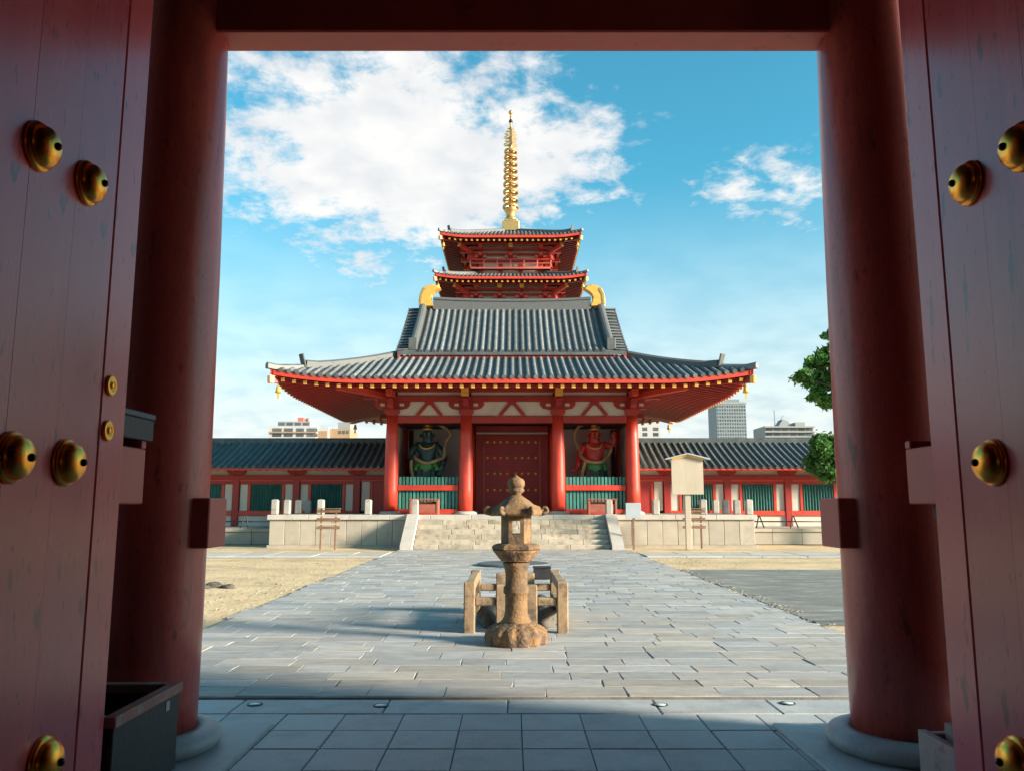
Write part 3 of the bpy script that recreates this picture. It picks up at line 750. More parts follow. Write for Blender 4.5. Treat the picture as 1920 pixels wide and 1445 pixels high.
def hip_skirt(root, cx, cy, hx, hy, D, z0, slope, curve, lift, reach, spacing, rr, mats, raf_sp, raf_w, raf_len, detail=(0, 1, 3), sof_drop=.30, sof_slope=.2,
              cap_r=None, hip_w=.28, hip_h=.26, fascia=(.03, .22), bells=True, hip_short=1.0):
    tile, pan, red, dred, gold = mats
    zt, zs = roof_fns(cx, cy, hx, hy, z0, slope, curve, lift, reach, sof_drop, sof_slope)
    # pan tile surface and soffit, each side a part
    for k in range(4):
        f, h = side_map(k, cx, cy, hx, hy)
        NA, ND = 40, 8
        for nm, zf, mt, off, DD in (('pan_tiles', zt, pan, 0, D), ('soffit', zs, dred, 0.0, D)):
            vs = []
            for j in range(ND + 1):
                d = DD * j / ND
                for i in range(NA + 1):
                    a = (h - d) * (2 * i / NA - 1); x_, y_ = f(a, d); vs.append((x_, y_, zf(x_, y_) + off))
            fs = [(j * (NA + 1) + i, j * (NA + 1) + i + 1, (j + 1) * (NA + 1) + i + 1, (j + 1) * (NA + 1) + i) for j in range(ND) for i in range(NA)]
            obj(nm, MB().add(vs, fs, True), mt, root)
        # fascia board along the eave
        pts = []
        for i in range(41):
            a = h * (2 * i / 40 - 1); x_, y_ = f(a, 0.0); xx, yy = f(a, 0.02); pts.append(Vector((x_, y_, zt(x_, y_))))
        vs = []
        dn = Vector((*f(0, 1), 0)) - Vector((*f(0, 0), 0))
        for p in pts:
            for (o_, u_) in ((.03, -fascia[0]), (.03, -fascia[1]), (.13, -fascia[1]), (.13, -fascia[0])): vs.append(p + dn * o_ + Vector((0, 0, u_)))
        fs = [(i * 4 + q, i * 4 + (q + 1) % 4, i * 4 + 4 + (q + 1) % 4, i * 4 + 4 + q) for i in range(40) for q in range(4)]
        obj('fascia_board', MB().add(vs, fs), red, root)
        # tile rows
        n = int(2 * h / spacing); stuff = MB()
        ac = Vector((*f(1, 0), 0)) - Vector((*f(0, 0), 0))
        for i in range(n + 1):
            a = -h + (2 * h - n * spacing) / 2 + i * spacing
            a += rnd.uniform(-.012, .012); dm = min(D, h - abs(a) - .03)
            if dm < .25: continue
            pts = [Vector((*f(a, dm * t / 6), 0)) for t in range(7)]
            for p in pts: p.z = zt(p.x, p.y)
            if k in detail: mb = MB(); tile_row(mb, pts, ac, rr); obj('tile_row', mb, tile, root)
            else: tile_row(stuff, pts, ac, rr, tl=1.2)
        if stuff.v: tag(obj('tile_rows', stuff, tile, root), kind='stuff')
        # rafters with gilded ends
        n = int((2 * h - .7) / raf_sp); stuff = MB()
        for i in range(n + 1):
            a = (i - n / 2) * raf_sp
            dm = min(raf_len, h - abs(a) - .1)
            if dm < .3: continue
            p0 = Vector((*f(a, .10), 0)); p1 = Vector((*f(a, dm), 0))
            p0.z = zs(p0.x, p0.y) - raf_w * .55; p1.z = zs(p1.x, p1.y) - raf_w * .55
            if k in detail:
                ro = obj('rafter', MB().beam(p0, p1, raf_w, raf_w), dred, root)
                d_ = (p1 - p0).normalized()
                obj('gilded_end', MB().beam(p0 - d_ * .03, p0 + d_ * .012, raf_w * 1.15, raf_w * 1.15, .008), gold, ro)
            else: stuff.beam(p0, p1, raf_w, raf_w)
        if stuff.v: tag(obj('rafters', stuff, dred, root), kind='stuff')
    # hips
    for sx in (-1, 1):
        for sy in (-1, 1):
            def hp(t, lower=False):
                x_ = cx + sx * (hx - t); y_ = cy + sy * (hy - t); return Vector((x_, y_, zt(x_, y_)))
            w = hip_w / 2
            pts = [hp(hip_short + (D - hip_short) * i / 8) for i in range(9)]
            pts[0].z += .06
            hr = obj('hip_ridge', MB().sweep(pts, [(-w, -.05), (-w, hip_h * .7), (-w * .6, hip_h * .8), (0, hip_h), (w * .6, hip_h * .8), (w, hip_h * .7), (w, -.05)]), TILEP if mats[0] is TILE else tile, root)
            e = hp(hip_short); o = obj('ridge_end_tile', MB().beam(e + Vector((sx * .02, sy * .02, -.02)), e + Vector((sx * .13, sy * .13, hip_h * 2.0)), hip_w * 1.05, .07, .02, up=(sx, sy, 0)), pan, hr)
            pts = [hp(hip_short * i / 5) for i in range(6)]; pts[0] += Vector((sx * .10, sy * .10, .06))
            obj('lower_hip_ridge', MB().sweep(pts, [(-w * .75, -.06), (-w * .75, .10), (0, .17), (w * .75, .10), (w * .75, -.06)]), tile, root)
            # hip rafter
            def hs(t):
                x_ = cx + sx * (hx - t); y_ = cy + sy * (hy - t); return Vector((x_, y_, zs(x_, y_) - raf_w * 1.1))
            ro = obj('hip_rafter', MB().beam(hs(.05), hs(D * .95), raf_w * 1.7, raf_w * 2.2), dred, root)
            d_ = (hs(D * .95) - hs(.05)).normalized()
            obj('gilded_end', MB().beam(hs(.05) - d_ * .12, hs(.05) + d_ * .05, raf_w * 1.85, raf_w * 2.35, .012), gold, ro)
    return zt, zs


def wind_bell(p, label, group, s=1.0):
    t = thing('wind_bell', p, label, 'bell', group)
    x_, y_, z_ = p
    obj('chain', MB().tube([(x_, y_, z_), (x_, y_, z_ - .12 * s)], .012 * s, 6), GOLDP, t)
    obj('bell_body', MB().lathe([(.03 * s, -.12 * s), (.06 * s, -.15 * s), (.075 * s, -.25 * s), (.10 * s, -.34 * s), (.092 * s, -.34 * s), (.06 * s, -.2 * s)], (x_, y_, z_), 14, cap=False), GOLDP, t)
    obj('clapper', MB().box(x_ - .035 * s, x_ + .035 * s, y_ - .006, y_ + .006, z_ - .52 * s, z_ - .36 * s), GOLDP, t)


# ------------------------------------------------------------------ stone platform of the middle gate
PYF = 31.0; PZ = 1.2; PHX = 9.15; PYB = 42.2
plat = thing('stone_platform', (0, PYF, 0), 'pale granite platform with upright slabs and coping under the middle gate', 'platform')
obj('core', MB().box(-PHX + .12, PHX - .12, PYF + .12, PYB, 0, PZ - .19), PAVEJ, plat)
obj('footing', MB().box(-PHX - .06, PHX + .06, PYF - .06, PYB, -0.1, 0.075, .012), STONE, plat)
for (xa, xb) in ((-PHX, -3.93), (3.93, PHX)):
    n = 9; w = (xb - xa) / n
    for i in range(n): obj('upright_slab', MB().box(xa + i * w + .006, xa + (i + 1) * w - .006, PYF + rnd.uniform(0, .008), PYF + .14, .076, PZ - .19, .012), STONE, plat)
for s in (-1, 1):
    n = 16; w = (PYB - PYF - .15) / n
    for i in range(n):
        ya = PYF + .15 + i * w
        obj('upright_slab', MB().box(s * (PHX - .14), s * PHX, ya + .006, ya + w - .006, .076, PZ - .19, .012), STONE, plat)
n = 12
for i in range(n):
    w = 2 * (PHX + .08) / n; xa = -PHX - .08 + i * w
    obj('coping_slab', MB().box(xa + .004, xa + w - .004, PYF - .08, PYF + .75, PZ - .188, PZ, .015), STONEW, plat)
obj('paved_top', MB().box(-PHX - .06, PHX + .06, PYF + .755, PYB, PZ - .188, PZ - .006), STONEW, plat)
# steps
NS = 7; rise = PZ / NS; tread = 0.29; SXW = 3.50
stp = thing('stone_stairs', (0, PYF - 1, 0), 'worn broad stone stairway leading up to the middle gate', 'stairs')
for i in range(NS - 1):
    ztop = PZ - rise * (i + 1); yb = PYF - .082 - tread * i; x = -SXW; 
    while x < SXW - .05:
        w = rnd.uniform(.75, 1.35); x1 = min(x + w, SXW)
        if SXW - x1 < .3: x1 = SXW
        obj('step_stone', MB().box(x + .005, x1 - .005, yb - tread - .012, yb + .02 if i else yb, ztop - rise - .02 if ztop - rise > 0.02 else 0, ztop + rnd.uniform(-.006, .004), .016), STEPS, stp); x = x1
for s in (-1, 1):
    poly = [(PYF - .084, 0), (PYF - .084, PZ + .03), (PYF - .30, PZ + .03), (PYF - .15 - tread * NS, .16), (PYF - .15 - tread * NS, 0)]
    obj('cheek_slab', MB().prism(poly, lambda u, v, w: (w, u, v), s * 3.505, s * 3.92), STONEW, stp)

# bollards on the platform edge
bb = MB().box(-.125, .125, -.125, .125, 0, .565, .03); bb.lathe([(.12, .564), (.08, .578), (.02, .584)], (0, 0, 0), 4, R(45), smooth=False)
BOLL = mesh_from('stone_post', bb.v, bb.f, bb.sm, POSTM)
for s, wh in ((-1, 'on the sign-free half'), (1, 'near the tall sign board')):
    for k, xx in enumerate((3.68, 5.46, 7.26, 9.0)):
        o = put('stone_post', BOLL, None, (s * xx, PYF + .14, PZ))
        lab = {(-1, 0): 'short pale stone post at the stair head before the dark green guardian', (1, 0): 'short pale stone post at the stair head before the red guardian',
               (-1, 1): 'short pale stone post on the platform front, between a notice rack and the stairs', (1, 1): 'short pale stone post on the platform front, by the small white sign',
               (-1, 2): 'short pale stone post on the platform front, right behind a notice rack', (1, 2): 'short pale stone post on the platform front, behind the tall sign',
               (-1, 3): 'short pale stone post at the platform corner on the apartment block side', (1, 3): 'short pale stone post at the platform corner on the small clipped tree side'}[(s, k)]
        tag(o, lab, 'post', 'posts on the platform edge')
    for k in range(1, 4):
        o = put('stone_post', BOLL, None, (s * 9.0, PYF + .14 + 1.7 * k, PZ))
        tag(o, 'short stone post on the platform side, %s from the corner, %s side' % (('first', 'second', 'third')[k - 1], 'apartment block' if s < 0 else 'clipped tree'), 'post', 'posts on the platform edge')

# ------------------------------------------------------------------ the middle gate
mg = thing('middle_gate', (0, 36.5, PZ), 'vermilion temple gate with grey tiled hip and gable roof and gold ridge ornaments', 'gate building')
CXS = (-4.89, -1.87, 1.87, 4.89); YF, YM, YR = 33.0, 36.5, 40.0
zB0 = 4.87; zB1 = 5.16
for yy in (YF, YM, YR):
    for xx in CXS:
        c = obj('column', MB().lathe([(0.275, PZ + .10), (0.285, 2.2), (0.275, 3.3), (0.25, 4.3), (0.215, zB1)], (xx, yy, 0), 28), VERM, mg)
        obj('base_stone', MB().lathe([(0.46, PZ - .003), (0.45, PZ + .05), (0.40, PZ + .095), (0.33, PZ + .12), (0.2, PZ + .121)], (xx, yy, 0), 28), STONEW, c)
zg = 5.96
for yy in (YF, YR):
    sg = -1 if yy == YF else 1
    for i in range(3):
        xa, xb = CXS[i] + .2, CXS[i + 1] - .2; xm = (xa + xb) / 2
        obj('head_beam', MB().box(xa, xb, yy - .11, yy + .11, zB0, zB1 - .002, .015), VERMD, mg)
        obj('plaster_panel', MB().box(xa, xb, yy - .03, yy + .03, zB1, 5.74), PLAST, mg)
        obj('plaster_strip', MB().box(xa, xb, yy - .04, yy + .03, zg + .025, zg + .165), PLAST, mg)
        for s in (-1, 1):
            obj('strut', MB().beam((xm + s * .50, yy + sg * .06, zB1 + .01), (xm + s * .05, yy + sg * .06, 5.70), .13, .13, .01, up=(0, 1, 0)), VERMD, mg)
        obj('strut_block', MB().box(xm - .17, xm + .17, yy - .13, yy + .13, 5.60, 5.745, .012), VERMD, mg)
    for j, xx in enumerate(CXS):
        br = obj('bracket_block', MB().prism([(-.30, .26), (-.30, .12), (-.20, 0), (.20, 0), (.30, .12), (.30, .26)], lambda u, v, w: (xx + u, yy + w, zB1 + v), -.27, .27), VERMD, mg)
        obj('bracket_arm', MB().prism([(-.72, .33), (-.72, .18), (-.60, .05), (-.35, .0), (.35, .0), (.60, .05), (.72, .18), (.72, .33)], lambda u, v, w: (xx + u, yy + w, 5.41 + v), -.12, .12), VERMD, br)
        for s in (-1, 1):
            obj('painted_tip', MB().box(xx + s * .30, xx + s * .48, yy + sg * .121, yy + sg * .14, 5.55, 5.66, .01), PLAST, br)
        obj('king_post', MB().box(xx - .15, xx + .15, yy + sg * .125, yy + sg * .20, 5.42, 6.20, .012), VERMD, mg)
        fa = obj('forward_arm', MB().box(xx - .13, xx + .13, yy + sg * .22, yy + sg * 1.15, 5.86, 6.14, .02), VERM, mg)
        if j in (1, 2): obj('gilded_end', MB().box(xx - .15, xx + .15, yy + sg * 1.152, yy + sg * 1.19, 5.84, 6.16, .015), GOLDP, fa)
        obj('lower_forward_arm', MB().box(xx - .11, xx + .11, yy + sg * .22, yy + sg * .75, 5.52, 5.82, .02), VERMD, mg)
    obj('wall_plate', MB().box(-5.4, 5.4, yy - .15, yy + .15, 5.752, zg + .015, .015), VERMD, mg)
    obj('upper_plate', MB().box(-5.6, 5.6, yy - .14, yy + .14, zg + .17, 6.62, .015), VERMD, mg)
    obj('eave_purlin', MB().box(-6.3, 6.3, yy + sg * 1.0, yy + sg * 1.22, 6.17, 6.36, .015), VERMD, mg)
for s in (-1, 1):
    xx = s * 4.89
    for ya, yb in ((YF, YM), (YM, YR)):
        obj('head_beam', MB().box(xx - .11, xx + .11, ya + .2, yb - .2, zB0, zB1 - .004, .015), VERMD, mg)
        obj('plaster_panel', MB().box(xx - .03, xx + .03, ya + .2, yb - .2, zB1, 5.74), PLAST, mg)
        obj('side_wall_panel', MB().box(xx - .04, xx + .04, ya + .26, yb - .26, PZ + .22, zB0 - .002), PLAST, mg)
        obj('sill_beam', MB().box(xx - .09, xx + .09, ya + .28, yb - .28, PZ, PZ + .218, .01), VERMD, mg)
    obj('wall_plate', MB().box(xx - .145, xx + .145, YF + .152, YR - .152, 5.748, 6.60, .015), VERMD, mg)
    for yy in (YF, YM, YR):
        obj('bracket_arm', MB().prism([(-.72, .33), (-.72, .18), (-.60, .05), (-.35, .0), (.35, .0), (.60, .05), (.72, .18), (.72, .33)], lambda u, v, w: (xx + w, yy + u, 5.40 + v), -.115, .115), VERMD, mg)
        obj('side_arm', MB().box(xx + s * .22, xx + s * 1.2, yy - .13, yy + .13, 5.85, 6.13, .02), VERMD, mg)
    obj('eave_purlin', MB().box(xx + s * 1.0, xx + s * 1.22, YF - 1.3, YR + 1.3, 6.165, 6.355, .015), VERMD, mg)
    for yy, sg in ((YF, -1), (YR, 1)):
        obj('corner_arm', MB().beam((xx, yy, 5.95), (xx + s * 1.9, yy + sg * 1.9, 6.10), .22, .26, .02), VERM, mg)
# middle row: doors and plaster backs of the statue bays
dy = 36.40
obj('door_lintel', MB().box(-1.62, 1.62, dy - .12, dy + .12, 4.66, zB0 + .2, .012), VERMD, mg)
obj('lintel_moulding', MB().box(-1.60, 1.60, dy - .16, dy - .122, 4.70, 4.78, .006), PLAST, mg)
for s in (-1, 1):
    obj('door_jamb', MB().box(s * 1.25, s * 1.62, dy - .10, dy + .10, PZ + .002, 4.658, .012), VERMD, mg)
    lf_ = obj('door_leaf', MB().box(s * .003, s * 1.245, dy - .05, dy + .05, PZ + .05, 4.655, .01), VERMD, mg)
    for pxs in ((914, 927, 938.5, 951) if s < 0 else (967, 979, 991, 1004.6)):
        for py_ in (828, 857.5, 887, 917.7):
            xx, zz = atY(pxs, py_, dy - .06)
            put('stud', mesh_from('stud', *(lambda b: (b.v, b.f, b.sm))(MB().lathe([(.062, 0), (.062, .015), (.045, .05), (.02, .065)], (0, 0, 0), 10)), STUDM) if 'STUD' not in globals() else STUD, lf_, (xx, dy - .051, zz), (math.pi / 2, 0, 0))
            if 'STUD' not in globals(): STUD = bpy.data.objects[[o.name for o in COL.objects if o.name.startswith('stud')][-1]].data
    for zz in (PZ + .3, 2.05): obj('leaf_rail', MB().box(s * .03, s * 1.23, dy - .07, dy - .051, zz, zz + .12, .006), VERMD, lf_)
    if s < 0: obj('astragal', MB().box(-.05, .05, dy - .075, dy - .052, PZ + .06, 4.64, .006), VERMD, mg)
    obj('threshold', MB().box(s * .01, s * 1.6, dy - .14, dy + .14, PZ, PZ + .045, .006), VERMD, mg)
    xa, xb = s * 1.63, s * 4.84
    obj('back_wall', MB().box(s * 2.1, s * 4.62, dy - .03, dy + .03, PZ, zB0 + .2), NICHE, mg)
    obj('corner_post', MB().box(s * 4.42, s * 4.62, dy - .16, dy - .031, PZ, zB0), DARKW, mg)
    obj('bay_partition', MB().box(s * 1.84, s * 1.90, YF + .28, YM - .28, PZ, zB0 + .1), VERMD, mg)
    obj('bay_ceiling', MB().box(s * 1.95, s * 4.80, YF + .12, dy + .03, zB0 + .06, zB0 + .12), DARKW, mg)
    # picket screen of each bay
    xa, xb = sorted((s * 2.16, s * 4.60))
    obj('bottom_rail', MB().box(xa, xb, YF - .10, YF + .10, PZ + .002, PZ + .20, .012), VERM, mg)
    obj('middle_rail', MB().box(xa, xb, YF - .09, YF + .03, 2.14, 2.36, .012), VERM, mg)
    n = 17
    for i in range(n):
        xp = xa + (i + .5) * (xb - xa) / n
        obj('picket', MB().box(xp - .048, xp + .048, YF + .032, YF + .085, PZ + .201, 2.69 + rnd.uniform(-.01, .01), .006), GREEN, mg)
obj('passage_ceiling', MB().box(-1.82, 1.82, YF + .12, dy + .03, zB0 + .22, zB0 + .27), DARKW, mg)
obj('transom', MB().box(-1.6, 1.6, dy - .02, dy + .02, zB0 + .202, zB0 + .5), DARKW, mg)
# skirt roof
RHX, RHY = 8.75, 7.55
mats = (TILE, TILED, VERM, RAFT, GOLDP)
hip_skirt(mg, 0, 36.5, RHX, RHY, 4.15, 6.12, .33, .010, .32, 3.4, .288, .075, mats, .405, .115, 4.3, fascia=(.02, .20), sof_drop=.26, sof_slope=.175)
# upper gabled roof
URX = 4.68; uz0, uz1 = 7.74, 10.52; uy0 = 32.55; uyc = 36.5
def uz(y): t = (abs(y - uyc)) / (uyc - uy0); return uz1 - (uz1 - uz0) * (t * 1.16 - .16 * t * t)
for sg in (-1, 1):
    NY = 10
    Y = lambda t: uyc + sg * (uyc - uy0) * (1 - t)
    vs = [(x_, Y(j / NY), uz(Y(j / NY))) for j in range(NY + 1) for x_ in (-URX, URX)]
    vs += [(x_, Y(j / NY), uz(Y(j / NY)) - .14) for j in range(NY + 1) for x_ in (-URX, URX)]
    o = 2 * (NY + 1)
    fs = [(2 * j, 2 * j + 1, 2 * j + 3, 2 * j + 2) for j in range(NY)] + [(o + 2 * j, o + 2 * j + 1, o + 2 * j + 3, o + 2 * j + 2) for j in range(NY)]
    fs += [(0, 1, o + 1, o)] + [(2 * j, 2 * j + 2, o + 2 * j + 2, o + 2 * j) for j in range(NY)] + [(2 * j + 1, 2 * j + 3, o + 2 * j + 3, o + 2 * j + 1) for j in range(NY)]
    obj('pan_tiles', MB().add(vs, fs), TILED, mg)
    obj('eave_board', MB().box(-URX + .1, URX - .1, min(uyc + sg * 3.86, uyc + sg * 3.5), max(uyc + sg * 3.86, uyc + sg * 3.5), uz0 - .32, uz0 - .145), VERMD, mg)
    sp = .277; n = int(2 * 3.86 / sp); stuff = MB()
    for i in range(n + 1):
        xx = (i - n / 2) * sp + rnd.uniform(-.012, .012)
        pts = [Vector((xx, Y(t / 8), uz(Y(t / 8)))) for t in range(9)]
        if sg < 0: mb = MB(); tile_row(mb, pts, (1, 0, 0), .078); obj('tile_row', mb, TILE, mg)
        else: tile_row(stuff, pts, (1, 0, 0), .078, tl=1.5)
    if stuff.v: tag(obj('tile_rows', stuff, TILE, mg), kind='stuff')
    for s in (-1, 1):
        pts = [(s * 4.08, Y(.06 + .94 * t / 10), uz(Y(.06 + .94 * t / 10))) for t in range(11)]
        dr = obj('descending_ridge', MB().sweep(pts, [(-.15, -.05), (-.15, .28), (-.09, .34), (0, .37), (.09, .34), (.15, .28), (.15, -.05)]), TILEP, mg)
        e = Vector(pts[0]); obj('ridge_end_tile', MB().box(e.x - .19, e.x + .19, e.y + sg * .001, e.y + sg * .09, e.z - .05, e.z + .48, .03), TILED, dr)
        nn = 15
        for i in range(nn):
            t = (i + .5) / nn; yy = Y(t)
            mb = MB(); tile_row(mb, [Vector((s * (URX + .05), yy, uz(yy) - .02)), Vector((s * 4.45, yy, uz(yy))), Vector((s * 4.24, yy, uz(yy) + .01))], (0, 1, 0), .068)
            obj('verge_tile', mb, TILE, mg)
        pts = [(s * (URX - .06), Y(t / 10), uz(Y(t / 10)) - .145) for t in range(11)]
        obj('barge_board', MB().sweep(pts, [(-.05, 0), (-.05, -.34), (.05, -.34), (.05, 0)]), VERM, mg)
for s in (-1, 1):
    poly = [(uyc - 3.3, 7.6), (uyc + 3.3, 7.6), (uyc + 3.1, uz(uyc + 3.1) - .2), (uyc, uz1 - .25), (uyc - 3.1, uz(uyc - 3.1) - .2)]
    obj('gable_wall', MB().prism(poly, lambda u, v, w: (w, u, v), s * 4.15, s * 4.25), PLAST, mg)
    obj('gable_tie', MB().box(s * 4.26, s * 4.36, uyc - 2.6, uyc + 2.6, 8.3, 8.6, .01), VERM, mg)
    obj('gable_king_post', MB().box(s * 4.262, s * 4.34, uyc - .12, uyc + .12, 8.602, 10.1, .01), VERM, mg)
obj('clerestory', MB().box(-4.1, 4.1, 33.2, 39.8, 7.2, 7.72), VERMD, mg)
pts = [Vector((-3.62 + 7.24 * i / 16, uyc, uz1 + .05 + .10 * abs(i / 8 - 1) ** 2.5)) for i in range(17)]
mr_ = obj('main_ridge', MB().sweep(pts, [(-.22, -.25), (-.22, .20), (-.26, .22), (-.26, .27), (-.16, .33), (0, .39), (.16, .33), (.26, .27), (.26, .22), (.22, .20), (.22, -.25)]), TILEP, mg)
for s in (-1, 1):
    poly = [(0, 0), (.70, 0), (.60, .22), (.55, .42), (.60, .58), (.74, .72), (1.00, .88), (.86, 1.00), (.62, 1.06), (.36, 1.02), (.14, .88), (.03, .62), (-.02, .30)]
    mb = MB(); n = len(poly)
    bev = [(0.36 + (u - .36) * .86, .5 + (v - .5) * .92) for u, v in poly]
    vs = []
    fn = lambda u, v, w: (s * (4.28 - u), uyc + w, uz1 + .02 + v)
    for P_, w in ((bev, -.26), (poly, -.17), (poly, .17), (bev, .26)): vs += [fn(u, v, w) for u, v in P_]
    fs = [tuple(range(n)), tuple(range(3 * n, 4 * n))] + [(r_ * n + i, r_ * n + (i + 1) % n, (r_ + 1) * n + (i + 1) % n, (r_ + 1) * n + i) for r_ in range(3) for i in range(n)]
    mb.add(vs, fs); sh_ = obj('ridge_ornament', mb, GOLDP, mg)
    obj('ornament_fin', MB().prism([(.03, .1), (.12, .12), (.16, .55), (.30, .82), (.22, .9), (.06, .6)], fn, -.285, .285), GOLD, sh_)
zc_ = 6.12 + .32 - .45
for sx in (-1, 1):
    for sy in (-1, 1):
        wind_bell((sx * (RHX - .25), 36.5 + sy * (RHY - .25), zc_), 'gilded bell under the middle gate eave, %s corner, %s side' % ('stair-facing' if sy < 0 else 'pagoda-facing', 'apartment block' if sx < 0 else 'office tower'), 'bells of the middle gate', 1.15)

# offertory boxes and guardians
for s, cx_ in ((-1, -3.43), (1, 3.52)):
    ob = thing('offertory_box', (cx_, 32.2, PZ), 'low slatted red brown offertory box before the ' + ('dark green' if s < 0 else 'red') + ' guardian bay', 'box', 'offertory boxes')
    w, h, d = .56, .56, .28
    obj('front_panel', MB().box(cx_ - w + .08, cx_ + w - .08, 32.2 - d, 32.2 - d + .03, PZ + .08, PZ + h - .16, .005), OFFER, ob)
    obj('back_panel', MB().box(cx_ - w + .08, cx_ + w - .08, 32.2 + d - .03, 32.2 + d, PZ + .08, PZ + h - .06, .005), OFFER, ob)
    obj('floor_board', MB().box(cx_ - w + .08, cx_ + w - .08, 32.2 - d + .031, 32.2 + d - .031, PZ + .08, PZ + .12), BLACKW, ob)
    for q in (-1, 1): obj('end_frame', MB().box(cx_ + q * w, cx_ + q * (w - .078), 32.2 - d - .02, 32.2 + d + .02, PZ, PZ + h, .01), OFFER, ob)
    obj('top_rail', MB().box(cx_ - w - .03, cx_ + w + .03, 32.2 - d - .04, 32.2 - d + .04, PZ + h + .001, PZ + h + .05, .01), OFFER, ob)
    for i in range(5): obj('slat', MB().box(cx_ - w, cx_ + w, 32.2 - d + .06 + i * .10, 32.2 - d + .10 + i * .10, PZ + h + .002, PZ + h + .04, .006), OFFER, ob)


def skin_body(name, chains, mat, parent, origin, sub=2):
    """chains: lists of (x,y,z,r); later chains start at the nearest existing point of an earlier one"""
    v = []; e = []; rad = []
    for ch in chains:
        prev = None
        for i, (x_, y_, z_, *r_) in enumerate(ch):
            p = Vector((x_, y_, z_))
            if i == 0 and v:
                k = min(range(len(v)), key=lambda q: (Vector(v[q]) - p).length); prev = k; continue
            v.append(tuple(p)); rad.append(r_ if len(r_) == 2 else (r_[0], r_[0]))
            if prev is not None: e.append((prev, len(v) - 1))
            prev = len(v) - 1
    me = bpy.data.meshes.new(name); me.from_pydata(v, e, [])
    me.materials.append(mat)
    o = put(name, me, parent, origin)
    bm = bmesh.new(); bm.from_mesh(me); L_ = bm.verts.layers.skin.verify(); bm.verts.ensure_lookup_table()
    for i, bv in enumerate(bm.verts): bv[L_].radius = rad[i]; bv[L_].use_root = (i == 0)
    bm.to_mesh(me); bm.free()
    sk = o.modifiers.new('skin', 'SKIN'); sk.use_smooth_shade = True; sk.branch_smoothing = .3
    ss = o.modifiers.new('sub', 'SUBSURF'); ss.levels = sub; ss.render_levels = sub
    tx = bpy.data.textures.new('muscle', 'CLOUDS'); tx.noise_scale = 0.16; tx.noise_depth = 1
    dp = o.modifiers.new('muscle', 'DISPLACE'); dp.texture = tx; dp.strength = 0.09; dp.mid_level = 0.5; dp.texture_coords = 'LOCAL'
    return o


def spline(pts, n=6):
    P = [Vector(p) for p in pts]; out = []
    for i in range(len(P) - 1):
        a = P[max(i - 1, 0)]; b_ = P[i]; c = P[i + 1]; d = P[min(i + 2, len(P) - 1)]
        for q in range(n):
            t = q / n
            out.append(.5 * ((2 * b_) + (-a + c) * t + (2 * a - 5 * b_ + 4 * c - d) * t * t + (-a + 3 * b_ - 3 * c + d) * t ** 3))
    out.append(P[-1]); return out


